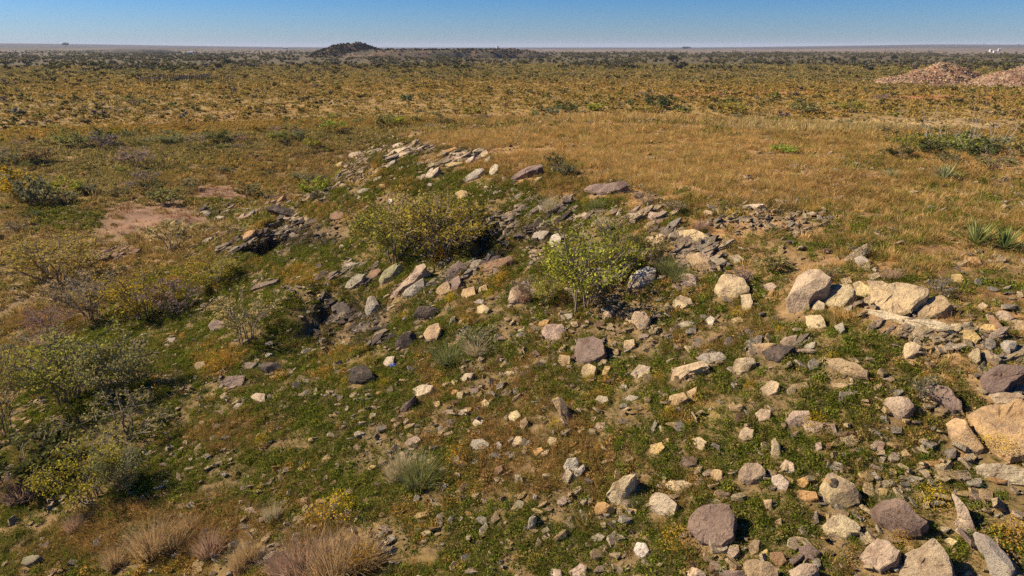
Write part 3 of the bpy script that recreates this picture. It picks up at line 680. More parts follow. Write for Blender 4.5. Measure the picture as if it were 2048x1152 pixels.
A('Z2','pink','s',.35,'1270 520 1310 470 1350 460 1340 520 1290 545','short left slab of three leaning side by side')
A('Z2','grey','u',.3,'120 590 140 530 200 440 215 500 170 580','pointed grey slab standing at the far left flank')
A('Z2','grey','s',.3,'110 640 160 580 220 560 190 600 130 650')
A('Z2','tan','b',.3,'160 650 220 590 290 600 250 640')
A('Z2','yellow','s',.25,'120 370 170 320 230 285 210 340 150 390')
A('Z2','pink','s',.3,'220 410 260 350 310 340 280 400')
A('Z2','grey','s',.3,'630 545 700 500 760 490 750 520 660 560')
A('Z2','tan','s',.3,'860 510 870 480 930 475 900 510')
A('Z2','yellow','b',.3,'700 640 740 600 800 600 810 640 740 660')
A('Z2','grey','s',.3,'440 710 500 660 580 650 560 690 470 720')
A('Z2','pale','s',.3,'430 800 450 750 490 745 470 790')
A('Z2','orange','u',.3,'685 810 700 765 730 780 710 820')
A('Z2','white','b',.3,'845 840 860 800 905 800 910 830 880 860')
A('Z2','cream','s',.3,'1010 860 1040 810 1055 820 1035 860')
A('Z2','yellow','s',.3,'1080 680 1090 640 1135 640 1130 680')
A('Z2','tan','s',.3,'1330 740 1360 700 1400 710 1390 740')
A('Z2','grey','b',.5,'1365 610 1400 580 1450 590 1440 620 1390 625')
A('Z2','brown','b',.6,'60 1060 75 1000 180 960 240 990 230 1050 150 1070','dark brown block right of the dark hollow')
A('Z2','pale','u',.4,'560 310 570 260 600 270 590 325')
A('Z2','grey','s',.4,'980 390 1040 350 1055 370 1010 410')
A('Z2','pink','s',.3,'1540 80 1580 40 1640 40 1610 90')
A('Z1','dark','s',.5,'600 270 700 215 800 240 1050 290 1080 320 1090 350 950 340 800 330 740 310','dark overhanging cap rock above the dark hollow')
A('Z1','tan','s',.4,'690 410 740 350 800 340 810 360 740 410')
A('Z1','pink','s',.25,'820 375 960 370 1080 370 1230 375 1340 390 1250 410 1000 410 830 395','thin pinkish rock strip crossing the dark hollow')
A('Z1','orange','s',.45,'230 640 270 570 400 540 370 600 290 670','orange tan slab at the left mouth of the dark hollow')
A('Z1','brown','b',.5,'330 650 400 610 430 640 380 680')
A('Z1','grey','s',.4,'530 470 600 460 720 430 640 460 560 490')
A('Z1','grey','s',.3,'0 840 60 800 160 760 200 770 100 820')
A('Z1','grey','b',.4,'350 810 380 770 420 780 420 820 370 830')
A('Z1','purple','b',.4,'870 600 930 580 970 620 900 680')
A('Z1','tan','s',.3,'520 210 560 160 600 150 570 190')
A('Z1','orange','s',.2,'690 150 780 80 800 60 760 130 700 180')
A('Z1','orange','s',.2,'880 190 950 120 970 140 910 200')
A('Z1','grey','s',.35,'1300 140 1340 90 1365 90 1330 150')
A('Z1','grey','s',.45,'1590 1030 1720 980 1790 1000 1700 1020 1620 1050')
A('Z1','dark','b',.5,'1210 1050 1230 1000 1300 990 1310 1040 1250 1070')
A('Z1','pink','s',.3,'160 380 280 360 370 290 380 300 300 370 180 400')
A('Z5','pink','b',.4,'190 650 220 610 265 610 260 650 210 670')
A('Z5','grey','b',.4,'420 670 430 640 470 640 465 680')
A('Z5','pink','b',.4,'65 540 90 505 125 530 100 560')
A('Z5','grey','b',.4,'340 930 355 905 380 920 360 945')
A('LM','grey','s',.3,'1195 275 1230 250 1260 255 1230 280')
A('LM','grey','s',.3,'1155 245 1190 220 1225 212 1200 240')
A('LM','pale','b',.3,'1245 580 1255 555 1285 560 1270 585')
A('LM','purple','s',.15,'1420 510 1480 480 1600 460 1580 480 1500 500 1440 520','flat purple rock sheet in grass right of yellow shrub')
A('LM','grey','b',.3,'935 815 960 795 1010 795 1000 820')
A('LM','tan','s',.3,'1120 970 1130 940 1170 930 1180 960 1145 980')
A('LM','purple','b',.3,'1280 1050 1320 1020 1400 1010 1380 1060 1310 1070')
A('LM','grey','b',.3,'1380 970 1410 935 1480 940 1440 970')
A('LM','dark','b',.3,'1490 960 1520 930 1600 940 1630 980 1550 1000')
A('LM','grey','s',.3,'1490 890 1530 880 1570 885 1530 905')
A('LM','purple','b',.4,'1200 720 1230 690 1290 700 1280 740 1220 750')
A('LM','grey','s',.3,'1135 90 1160 65 1200 65 1170 88')
A('LM','grey','s',.3,'1400 110 1440 70 1465 65 1430 100')
A('LM','grey','s',.3,'1220 110 1260 90 1290 95 1250 115')
A('LB','pink','b',.4,'1445 120 1475 98 1520 105 1520 150 1490 150')
A('LB','grey','s',.3,'1330 180 1360 155 1400 160 1370 190')
A('LB','pale','b',.35,'1145 280 1150 258 1175 262 1170 282')
A('LB','purple','b',.35,'1215 295 1230 272 1265 278 1250 300')
A('LB','green','b',.5,'120 1080 130 1045 180 1030 230 1040 190 1070 150 1085','mossy grey stone alone at the bottom left')
A('LB','white','b',.3,'225 945 235 930 255 930 250 948')
A('LB','white','s',.3,'1390 580 1410 568 1440 572 1420 588')
A('LB','pink','b',.3,'215 290 240 270 265 275 240 292')

def rock_mesh(outline, form, th, seed):
    w_ = max(p[0] for p in outline) - min(p[0] for p in outline); h_ = max(p[1] for p in outline) - min(p[1] for p in outline)
    if form == 'b' and w_ * h_ < 1100: form = 's'; th *= 1.1
    rr = random.Random(seed)
    mu = sum(p[0] for p in outline) / len(outline); mv = sum(p[1] for p in outline) / len(outline)
    outline = [(mu + (p[0] - mu) * 1.13, mv + (p[1] - mv) * 1.13) for p in outline]
    us = [p[0] for p in outline]; vv = [p[1] for p in outline]
    w = max(us) - min(us); h = max(vv) - min(vv); cu, cv = sum(us) / len(us), sum(vv) / len(vv)
    P0 = hit(cu, min(max(vv) - .12 * h, 1500))
    if P0.length > 130: P0 = hit(cu, max(vv) + 4)
    tn = tnormal(P0.x, P0.y)
    c = Vector((-P0.x, -P0.y, 0)).normalized()
    lean = {'s': .38, 'b': .5, 'u': .85}[form] + rr.uniform(-.05, .1)
    view = P0.normalized()
    side = Vector((-1, .15, 0)) * {'s': .42, 'b': .26, 'u': .25}[form]
    for _ in range(30):
        n = (tn * (1 - lean) + c * lean + side + Vector((0, 0, .1))).normalized()
        if -n.dot(view) > (.50 if form == 's' else .62): break
        lean += .05
    scale_m = P0.length / F_PX                                     # metres per photo pixel here
    size = math.sqrt(w * h) * scale_m
    T = 1.2 * th * min(math.sqrt(w * h), 1.3 * min(w, h) + 6) * scale_m
    P0 = P0 + Vector((0, 0, T * (.5 if form != 'u' else .1)))
    pts = []
    for (u, v) in outline:
        d = Vector(ray(u, v)); pts.append(d * (P0.dot(n) / d.dot(n)))
    cen = sum(pts, Vector()) / len(pts)
    e1 = n.cross(Vector((0, 1, .3))).normalized(); e2 = n.cross(e1).normalized()
    q = [((p - cen).dot(e1), (p - cen).dot(e2)) for p in pts]
    ar = sum(q[i][0] * q[(i + 1) % len(q)][1] - q[(i + 1) % len(q)][0] * q[i][1] for i in range(len(q)))
    if ar < 0: q = q[::-1]
    big = w * h
    step = (3.4 if big > 3000 else 3.6 if big > 700 else 3.2) * scale_m * (1.6 if big < 350 else 1.15)
    ring = []
    for i in range(len(q)):
        a, b = Vector(q[i]), Vector(q[(i + 1) % len(q)]); L_ = (b - a).length; k = max(1, int(round(L_ / step)))
        nx = Vector(((b - a).y, -(b - a).x)).normalized() if L_ > 0 else Vector((0, 0))
        for j in range(k):
            t = j / k; p = a.lerp(b, t)
            am = (.022 * size if big > 350 else .012 * size) * (1 if 0 < j else .3)
            p = p + nx * (mnoise.noise(Vector((p.x / size * 4, p.y / size * 4, seed))) * am * 2)
            ring.append(p)
    K = len(ring)
    down = (-n * .55 + Vector((0, 0, -.45))).normalized()
    # how deep must the foot go to be buried
    foot = []
    for p in ring:
        Q = cen + e1 * p.x + e2 * p.y
        foot.append(Q)
    gz_ = height(np.array([Q.x for Q in foot]), np.array([Q.y for Q in foot]))
    over = [max(Q.z - g, 0) for Q, g in zip(foot, gz_)]
    dome = {'s': .015, 'b': .09, 'u': .04}[form]
    if form == 'b': prof = [(.30, dome), (.58, dome * .82), (.80, dome * .5), (.93, dome * .2), (1.0, -.02)]
    else: prof = [(.35, dome), (.70, dome * .7), (.91, dome * .3), (1.0, -.02)]
    if big > 900: prof = [(prof[0][0] * .5, dome)] + [(prof[0][0], dome)] + prof[1:]
    Tm = T / size
    V = [cen + n * (dome * size)]
    F = []
    def nz(P, f, k=0): return mnoise.noise(Vector((P.x / size * f + seed, P.y / size * f, P.z / size * f + k)))
    ringsN = 0
    tilt = Vector((rr.uniform(-1, 1), rr.uniform(-1, 1))) * .05
    for s_, hgt in prof:
        for p in ring:
            P = cen + e1 * (p.x * s_) + e2 * (p.y * s_)
            hh = hgt * size + (nz(P, 1.6) * (.045 if form == 's' else .08) + nz(P, 6.5, 3) * (.022 if big > 900 else 0) + nz(P, 14, 5) * (.010 if big > 2000 else 0)) * size * (1 if s_ < .99 else .5) + (tilt.x * p.x + tilt.y * p.y) * s_ * 2
            # layered stone: the height snaps softly to beds
            bed = .035 * size; hh = hh * .25 + round(hh / bed) * bed * .75 if form != 'b' and big > 900 else hh
            V.append(P + n * hh)
        ringsN += 1
    sides = [(.16, 1.02), (.18, .965), (.40, .975), (.42, 1.03), (.66, 1.02), (.68, .96), (1.0, .98)] if big > 900 else [(.35, 1.02), (.38, .96), (1.0, 1.0)]
    for f_, sc in sides:
        for i, p in enumerate(ring):
            dep = (T + min(over[i] * 1.05, .9 * size) * .9 + .04) * f_
            P = cen + e1 * p.x * sc + e2 * p.y * sc + down * dep
            jit = mnoise.noise(Vector((i * .55, f_ * 3, seed))) * .035 * size
            o2 = (e1 * p.x + e2 * p.y); o2 = o2.normalized() if o2.length > 0 else o2
            V.append(P + o2 * jit)
        ringsN += 1
    for j in range(K): F.append((0, 1 + j, 1 + (j + 1) % K))
    for k in range(ringsN - 1):
        a = 1 + k * K; b = a + K
        for j in range(K): j2 = (j + 1) % K; F.append((a + j, b + j, b + j2, a + j2))
    base = 1 + (ringsN - 1) * K; F.append(tuple(base + j for j in range(K))[::-1])
    V = [v - cen for v in V]
    # flat broken faces: cut the body with a few planes
    for c_ in range({'s': 2, 'b': 7, 'u': 3}[form]):
        az = rr.uniform(0, 6.28); el = rr.uniform(.6, .95) if form == 'b' else rr.uniform(.75, .97)
        m_ = (n * el + (e1 * math.cos(az) + e2 * math.sin(az)) * math.sqrt(1 - el * el)).normalized()
        dots = [v.dot(m_) for v in V]; mx_ = max(dots); cut = mx_ - rr.uniform(.04, .10 if form == 'b' else .04) * size
        V = [v - m_ * (dd - cut) * 1.0 if dd > cut else v for v, dd in zip(V, dots)]
    return V, F, cen, n, (cu, cv, w, h)

rock_things = []
for k_, (cn, form, th, outline, lab) in enumerate(ROCKS):
    V, F, cen, n, px = rock_mesh(outline, form, th, k_ * 3.17)
    big = px[2] * px[3]
    o = mesh_obj('boulder' if big > 2600 else 'stone', V, F, M_ROCK)
    o.location = cen
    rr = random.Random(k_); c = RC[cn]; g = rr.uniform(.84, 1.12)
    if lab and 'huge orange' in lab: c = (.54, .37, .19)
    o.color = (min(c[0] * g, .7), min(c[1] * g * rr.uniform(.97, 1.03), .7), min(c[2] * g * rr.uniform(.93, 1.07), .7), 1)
    bm = bmesh.new(); bm.from_mesh(o.data); bmesh.ops.recalc_face_normals(bm, faces=bm.faces); bm.to_mesh(o.data); bm.free()
    if False:
        try:
            o.data.set_sharp_from_angle(angle=math.radians(20)); o.data.polygons.foreach_set('use_smooth', [True] * len(o.data.polygons))
        except Exception: pass
    o['category'] = 'boulder' if big > 2600 else 'rock'
    rock_things.append((o, cn, form, px, lab))
# the dark pit and its cap on the holed boulder: parts of that boulder
for (o, cn, form, px, lab) in rock_things:
    if lab and 'round hole' in lab:
        P = hit(1667, 968); d = Vector(ray(1667, 966)).normalized()
        dg = bpy.context.evaluated_depsgraph_get()
        ok, loc, nrm, idx = o.ray_cast(-o.location, d)
        if ok:
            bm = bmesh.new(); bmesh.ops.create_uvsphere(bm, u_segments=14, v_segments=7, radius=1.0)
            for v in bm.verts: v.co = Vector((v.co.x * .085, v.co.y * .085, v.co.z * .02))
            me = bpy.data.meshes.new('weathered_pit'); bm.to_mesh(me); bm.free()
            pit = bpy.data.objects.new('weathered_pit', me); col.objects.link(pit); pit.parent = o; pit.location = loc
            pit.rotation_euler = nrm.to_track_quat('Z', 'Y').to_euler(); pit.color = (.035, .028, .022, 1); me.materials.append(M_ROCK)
            ok2, loc2, n2, _ = o.ray_cast(-o.location, Vector(ray(1657, 962)).normalized())
            if ok2:
                bm = bmesh.new(); bmesh.ops.create_icosphere(bm, subdivisions=2, radius=1.0)
                for v in bm.verts: v.co = Vector((v.co.x * .07, v.co.y * .035, v.co.z * .02)) * (1 + .25 * mnoise.noise(v.co * 2))
                me = bpy.data.meshes.new('orange_lip'); bm.to_mesh(me); bm.free()
                lip = bpy.data.objects.new('orange_lip', me); col.objects.link(lip); lip.parent = o; lip.location = loc2
                lip.rotation_euler = n2.to_track_quat('Z', 'Y').to_euler(); lip.color = (.42, .27, .12, 1); me.materials.append(M_ROCK)
# ------------------------------------------------------------------ vegetation: meshes
def blades(name, n, rad, h, w, lean=.5, curl=.4, segs=2, seed=0, dome=0.0, mat=M_LEAFI, link=True, heads=None):
    """a tuft of grass: n bent tapering blades; `vary` holds each blade's own shade"""
    r = np.random.default_rng(seed); V = []; F = []; C = []
    for i in range(n):
        a = r.uniform(0, 2 * math.pi); q = math.sqrt(r.uniform(0, 1)) * rad
        bx, by = q * math.cos(a), q * math.sin(a)
        la = a + r.normal(0, .7); L = h * r.uniform(.55, 1.15) * (1 - dome * (q / rad) ** 2)
        ln = lean * r.uniform(.2, 1.2) * (.4 + q / rad); sh = r.uniform(.6, 1.35); hue = r.normal(0, .08)
        wd = w * r.uniform(.6, 1.2); pa = r.uniform(0, math.pi); px, py = math.cos(pa) * wd, math.sin(pa) * wd
        b = len(V)
        for s in range(segs + 1):
            t = s / segs; off = L * ln * t * (1 + curl * t * t)
            x = bx + math.cos(la) * off; y = by + math.sin(la) * off; z = L * t * (1 - .35 * ln * t * t) - .02
            k = 1 - t * .85
            V += [(x - px * k, y - py * k, z), (x + px * k, y + py * k, z)]; C += [(sh * (1 + hue), sh, sh * (1 - hue))] * 2
        for s in range(segs): F.append((b + 2 * s, b + 2 * s + 1, b + 2 * s + 3, b + 2 * s + 2))
    o = mesh_obj(name, V, np.array(F), mat); set_color(o.data, 'vary', np.array(C))
    if not link: col.objects.unlink(o)
    return o

def leafball(name, n, rx, rz, s, seed=0, mat=M_LEAFI, fill=.35, top=None, flat=.5, link=False, zoff=0.0):
    """a low rounded plant: small leaf faces spread through a dome; optional colour of its upper faces (flowers)"""
    r = np.random.default_rng(seed); V = []; F = []; C = []
    for i in range(n):
        d = r.normal(size=3); d[2] = abs(d[2]) * 1.0 + .02; d /= np.linalg.norm(d)
        q = r.uniform(fill, 1) ** .5 * (1 + .25 * mnoise.noise(Vector(d * 2.3 + seed)))
        p = d * q * np.array([rx, rx, rz]) + np.array([0, 0, zoff])
        a = r.normal(size=3); a /= np.linalg.norm(a); b = np.cross(a, d + r.normal(size=3) * flat); b /= max(np.linalg.norm(b), 1e-6)
        k = s * r.uniform(.6, 1.3); sh = r.uniform(.6, 1.4); hue = r.normal(0, .07)
        c = np.array([sh * (1 + hue), sh, sh * (1 - hue)])
        if top is not None and d[2] > .35 and r.random() < .8: c = c * np.array(top)
        i0 = len(V); V += [p - a * k - b * k * .45, p + a * k - b * k * .45, p + a * k * .8 + b * k * .45, p - a * k * .8 + b * k * .45]; C += [c] * 4
        F.append((i0, i0 + 1, i0 + 2, i0 + 3))
    o = mesh_obj(name, V, np.array(F), mat); set_color(o.data, 'vary', np.array(C))
    if not link: col.objects.unlink(o)
    return o

def chip(name, seed, sub=2):
    """a broken stone: the hull of a few points, so it has flat faces and sharp corners"""
    r = random.Random(seed); bm = bmesh.new(); sc = (1, r.uniform(.5, .85), r.uniform(.14, .36)); n = 4 + seed % 3
    for k in range(n):
        a = 2 * math.pi * (k + r.uniform(-.3, .3)) / n; q = r.uniform(.75, 1.05)
        bm.verts.new((math.cos(a) * q * sc[0], math.sin(a) * q * sc[1], sc[2] * r.uniform(.55, 1.0)))
        bm.verts.new((math.cos(a + .2) * q * 1.1 * sc[0], math.sin(a + .2) * q * 1.1 * sc[1], -sc[2] * r.uniform(.3, 1.0)))
    bmesh.ops.convex_hull(bm, input=bm.verts)
    me = bpy.data.meshes.new(name); bm.to_mesh(me); bm.free(); me.materials.append(M_ROCKI)
    return bpy.data.objects.new(name, me)

# ------------------------------------------------------------------ scattering (masses nobody could count)
def scatter(name, P, tint, scl, rot, idx, variants, kind='stuff'):
    me = bpy.data.meshes.new(name); me.vertices.add(len(P)); me.vertices.foreach_set('co', np.asarray(P, np.float32).ravel())
    set_color(me, 'tint', tint)
    a = me.attributes.new('scl', 'FLOAT_VECTOR', 'POINT'); a.data.foreach_set('vector', np.asarray(scl, np.float32).ravel())
    a = me.attributes.new('rot', 'FLOAT_VECTOR', 'POINT'); a.data.foreach_set('vector', np.asarray(rot, np.float32).ravel())
    a = me.attributes.new('pick', 'INT', 'POINT'); a.data.foreach_set('value', np.asarray(idx, np.int32))
    o = bpy.data.objects.new(name, me); col.objects.link(o); tag(o, kind=kind)
    vc = bpy.data.collections.new(name + '_kinds')
    for k, v in enumerate(variants): v.name = '%s_kind_%02d' % (name, k); vc.objects.link(v)
    g = bpy.data.node_groups.new(name, 'GeometryNodeTree')
    g.interface.new_socket('Geometry', in_out='INPUT', socket_type='NodeSocketGeometry'); g.interface.new_socket('Geometry', in_out='OUTPUT', socket_type='NodeSocketGeometry')
    gi = g.nodes.new('NodeGroupInput'); go = g.nodes.new('NodeGroupOutput'); ip = g.nodes.new('GeometryNodeInstanceOnPoints')
    ci = g.nodes.new('GeometryNodeCollectionInfo'); ci.inputs['Collection'].default_value = vc; ci.inputs['Separate Children'].default_value = True; ci.inputs['Reset Children'].default_value = True
    def na(n, t):
        x = g.nodes.new('GeometryNodeInputNamedAttribute'); x.data_type = t; x.inputs[0].default_value = n
        return [s for s in x.outputs if s.name == 'Attribute' and s.enabled][0]
    L = g.links.new
    L(gi.outputs[0], ip.inputs['Points']); L(ci.outputs[0], ip.inputs['Instance']); ip.inputs['Pick Instance'].default_value = True
    L(na('pick', 'INT'), ip.inputs['Instance Index']); L(na('scl', 'FLOAT_VECTOR'), ip.inputs['Scale'])
    er = g.nodes.new('FunctionNodeEulerToRotation'); L(na('rot', 'FLOAT_VECTOR'), er.inputs[0]); L(er.outputs[0], ip.inputs['Rotation'])
    L(ip.outputs[0], go.inputs[0])
    md = o.modifiers.new('scatter', 'NODES'); md.node_group = g
    return o

def sample(n, r0, r1, a0=-54, a1=54, power=None):
    """random places in the wedge of land before the camera; power 1 = even over distance, 2 = even over area"""
    power = power or 1.2
    q = rng.uniform(0, 1, n); r = (r0 ** power + q * (r1 ** power - r0 ** power)) ** (1 / power)
    a = np.radians(rng.uniform(a0, a1, n)); x = r * np.sin(a); y = r * np.cos(a); z = height(x, y)
    return x, y, z, r

rock_px = np.array([px for (_, _, _, px, _) in rock_things])
def off_rocks(x, y, z, k=.50):
    """keep plants from growing through the bigger rocks"""
    ok = np.ones(len(x), bool)
    for (o, cn, form, px, lab) in rock_things:
        if px[2] * px[3] < 90: continue
        s = math.sqrt(px[2] * px[3]) * o.location.length / F_PX * k
        ok &= (x - o.location.x) ** 2 + (y - o.location.y) ** 2 > s * s
    return ok

# colours of living and dead cover (reflectance)
COVER = {'green': [(.145,.185,.030),(.11,.145,.028),(.19,.20,.045),(.20,.17,.07)], 'tan': [(.38,.26,.125),(.30,.20,.095),(.33,.22,.10),(.21,.185,.06)],
         'straw': [(.53,.37,.18),(.60,.44,.24),(.46,.31,.15),(.39,.26,.12),(.32,.29,.10)], 'pale': [(.56,.44,.25),(.48,.37,.20),(.42,.34,.19),(.28,.25,.13)],
         'ochre': [(.38,.255,.08),(.33,.24,.075),(.42,.26,.09),(.28,.24,.07)], 'grey': [(.31,.26,.14),(.25,.23,.10),(.34,.27,.15),(.23,.23,.07)],
         'red': [(.26,.15,.09)], 'rust': [(.30,.18,.06)], 'dark': [(.11,.11,.05),(.16,.12,.08)], 'rubble': [(.24,.18,.10),(.14,.13,.05)]}
DENS = {'green': 1.0, 'tan': .95, 'straw': 1.0, 'pale': 1.0, 'ochre': .95, 'grey': .85, 'red': .25, 'rust': .3, 'dark': .40, 'rubble': .30}
def pick_cover(W, gamma=3.2):
    Wp = W ** gamma; Wp /= Wp.sum(1)[:, None]; c = Wp.cumsum(1); q = rng.uniform(0, 1, len(W))
    return np.minimum((q[:, None] > c).sum(1), 9)
for kn in COVER: COVER[kn] = [(a * 1.06, b * 1.0, c * .74) for a, b, c in COVER[kn]]
MEANC = np.array([np.mean(COVER[kn], axis=0) for kn in KINDS])
def cover_tint(k, n, W=None, flat=0.0):
    t = np.zeros((n, 3)); j = rng.integers(0, 1000, n)
    for i, kn in enumerate(KINDS):
        m = k == i
        if m.any(): pal = np.array(COVER[kn]); t[m] = pal[j[m] % len(pal)]
    if W is not None: t = t * (1 - flat) + (W @ MEANC) * flat
    t *= rng.uniform(.8, 1.2, n)[:, None]; return t

def rots(n, tilt=.15):
    return np.stack([rng.normal(0, tilt, n), rng.normal(0, tilt, n), rng.uniform(0, 6.28, n)], 1)

near_v = [leafball('t', 90, .12, .05, .012, 1), leafball('t', 80, .14, .055, .013, 2), blades('t', 46, .10, .12, .0055, .7, .6, 2, 3, link=False),
          blades('t', 40, .09, .20, .0050, .55, .6, 2, 4, link=False), blades('t', 26, .06, .34, .0050, .35, .5, 3, 5, link=False),
          leafball('t', 90, .13, .13, .016, 6, fill=.1), blades('t', 60, .16, .09, .007, 1.1, .4, 2, 7, link=False)]
# 0,1 leafy mats; 2,6 short turf; 3 tuft; 4 tall straw; 5 small forb
VAR = {'green': [0, 1, 2, 6, 2, 5], 'tan': [2, 3, 6, 3, 5], 'straw': [3, 2, 3, 6, 2], 'pale': [3, 4, 3, 2], 'ochre': [5, 3, 0, 5], 'grey': [5, 3, 5, 2], 'red': [2], 'rust': [3], 'dark': [5, 6, 0], 'rubble': [3, 5, 2]}
def var_idx(k):
    out = np.zeros(len(k), int); j = rng.integers(0, 1000, len(k))
    for i, kn in enumerate(KINDS):
        m = k == i; v = np.array(VAR[kn]); out[m] = v[j[m] % len(v)]
    return out

def cover(name, n, r0, r1, power, size, variants, a=54, flat=0.0):
    x, y, z, r = sample(n, r0, r1, -a, a, power)
    W = zones(x, y, z); k = pick_cover(W)
    dens = np.array([DENS[kn] for kn in KINDS])[k]
    # bare gaps between clumps
    gap = sstep(.34, .50, fbm(x, y, .9, 301, 2)) * .85 + .15; gap *= 1 - .75 * (z > -6) * sstep(.56, .66, fbm(x, y, 2.4, 303))
    m = rng.uniform(0, 1, n) < dens * gap
    m &= off_rocks(x, y, z)
    x, y, z, r, k, W = x[m], y[m], z[m], r[m], k[m], W[m]
    s = size(r) * rng.uniform(.65, 1.4, len(x))
    scl = np.stack([s, s, s * rng.uniform(.8, 1.2, len(x))], 1)
    idx = var_idx(k)
    return scatter(name, np.stack([x, y, z - .01], 1), cover_tint(k, len(x), W, flat), scl, rots(len(x)), idx, variants)

cover('grass_cover', 190000, 7.5, 45, 1.25, lambda r: .72 + .018 * r, near_v)
# grass and weeds crowding the feet of the stones
fx, fy = [], []
for (o, cn, form, px, lab) in rock_things:
    if px[2] * px[3] < 110: continue
    sc_ = o.location.length / F_PX; a_r, b_r = px[2] * sc_ * .5, max(px[3] * sc_ * .75, px[2] * sc_ * .3)
    for i in range(int(8 + 26 * (a_r + b_r))):
        t_ = rng.uniform(0, 6.28); q_ = rng.uniform(.92, 1.35); fx.append(o.location.x + math.cos(t_) * a_r * q_); fy.append(o.location.y + math.sin(t_) * b_r * q_ - .03)
x = np.array(fx); y = np.array(fy); z = height(x, y); W = zones(x, y, z); W[:, KI['green']] += .25; W /= W.sum(1)[:, None]; k = pick_cover(W, 1.5); n = len(x); r = np.hypot(x, y)
m = ~np.isin(k, [KI['red'], KI['rubble']]); x, y, z, k, r = x[m], y[m], z[m], k[m], r[m]; n = len(x); s_ = (.6 + .014 * r) * rng.uniform(.6, 1.2, n)
scatter('grass_around_stones', np.stack([x, y, z - .01], 1), cover_tint(k, n), np.stack([s_, s_, s_], 1), rots(n), rng.choice([2, 3, 5, 0, 6], n), [bpy.data.objects.new('s', q.data) for q in near_v])
far_v = [leafball('t', 26, .20, .10, .05, 11), leafball('t', 26, .22, .13, .05, 12), blades('t', 22, .20, .16, .016, .8, .4, 1, 13, link=False),
         blades('t', 22, .18, .28, .014, .5, .5, 2, 14, link=False), blades('t', 16, .12, .42, .013, .35, .5, 2, 15, link=False),
         leafball('t', 34, .22, .22, .045, 16, fill=.1), blades('t', 24, .28, .12, .02, 1.1, .4, 1, 17, link=False)]
cover('meadow_cover', 150000, 42, 150, 1.5, lambda r: .75 + .012 * r, far_v, flat=.35)
vfar_v = [leafball('t', 14, .6, .16, .16, 21), leafball('t', 14, .6, .20, .16, 22), leafball('t', 14, .6, .13, .17, 23)]
VAR = {k: [0, 1, 2] for k in VAR}
cover('distant_scrub_cover', 100000, 140, 640, 1.45, lambda r: .8 + .0040 * r, vfar_v, flat=.75)

# small loose stones
def chips_scatter(name, n, r0, r1, power, smin, smax):
    x, y, z, r = sample(n, r0, r1, -42, 42, power)
    W = zones(x, y, z); mesa = sstep(-6.0, -5.4, z); slope = (z > -13.4) * (1 - mesa)
    right = sstep(-9, 4, x - .1 * y)
    p = .10 * mesa + slope * (.18 + .95 * right * sstep(.4, .6, fbm(x, y, 2.2, 401))) + 2.2 * W[:, KI['rubble']] + .9 * W[:, KI['dark']] + 1.5 * W[:, KI['red']]
    p *= .35 + 1.1 * sstep(.4, .62, fbm(x, y, 1.1, 411))
    m = rng.uniform(0, 1, n) < p; x, y, z, r, W = x[m], y[m], z[m], r[m], W[m]
    n = len(x); s = smin * (smax / smin) ** (rng.uniform(0, 1, n) ** 2.6) * (1 + np.clip(r - 20, 0, 80) * .008)
    pal = np.array([RC[k] for k in ('cream', 'tan', 'pink', 'grey', 'yellow', 'pale', 'orange', 'purple', 'brown')]); pr = np.array([.26, .24, .10, .12, .09, .10, .03, .03, .03])
    t = pal[rng.choice(9, n, p=pr / pr.sum())]
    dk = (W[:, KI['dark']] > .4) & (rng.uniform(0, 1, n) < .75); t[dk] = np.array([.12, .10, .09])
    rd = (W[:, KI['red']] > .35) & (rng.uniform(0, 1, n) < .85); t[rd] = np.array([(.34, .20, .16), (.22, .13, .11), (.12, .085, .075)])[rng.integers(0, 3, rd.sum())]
    t = t * rng.uniform(.8, 1.2, n)[:, None]
    scl = np.stack([s, s, s * rng.uniform(.5, 1.1, n)], 1)
    return scatter(name, np.stack([x, y, z + s * .30], 1), t, scl, np.stack([rng.normal(.15, .3, n), rng.normal(-.2, .3, n), rng.uniform(0, 6.28, n)], 1), rng.integers(0, 8, n), [chip('s', 500 + i + int(r0)) for i in range(8)])
chips_scatter('loose_stones', 165000, 7.5, 62, 1.25, .028, .19)
# stacked, tilted slabs along the broken ledges
LEDGE = [((690,335),(760,300),30,8,90,'l'), ((780,318),(850,292),30,8,120,'l'), ((850,330),(960,312),40,8,130,'l'), ((640,400),(700,345),26,12,70,'g'), ((480,440),(640,390),30,10,80,'l'),
         ((450,500),(620,440),30,22,150,'d'), ((640,560),(760,540),20,16,45,'g'), ((860,560),(1010,520),30,20,70,'d'), ((900,480),(1100,455),40,26,150,'d'), ((1000,440),(1130,400),40,20,70,'g'),
         ((1130,440),(1340,430),40,18,150,'l'), ((1320,470),(1420,500),30,16,60,'g'), ((640,610),(780,680),30,20,70,'d'), ((1350,520),(1440,530),24,20,70,'l'), ((1700,520),(1760,540),20,10,8,'l'),
         ((1900,660),(2048,720),22,18,60,'l'), ((1740,660),(1900,685),24,8,34,'l'), ((1480,690),(1600,700),14,14,22,'g'), ((1960,740),(2048,790),20,20,26,'g'), ((190,520),(260,510),30,14,60,'r'), ((400,430),(480,410),30,10,50,'d')]
LP_, LT_, LS_ = [], [], []
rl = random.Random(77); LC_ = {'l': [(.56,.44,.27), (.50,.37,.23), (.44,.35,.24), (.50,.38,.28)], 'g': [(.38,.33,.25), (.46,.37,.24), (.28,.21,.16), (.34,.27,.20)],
      'd': [(.13,.10,.085), (.20,.16,.13), (.34,.28,.21), (.08,.062,.055), (.42,.33,.22)], 'r': [(.44,.29,.24), (.36,.22,.18), (.26,.16,.14)]}
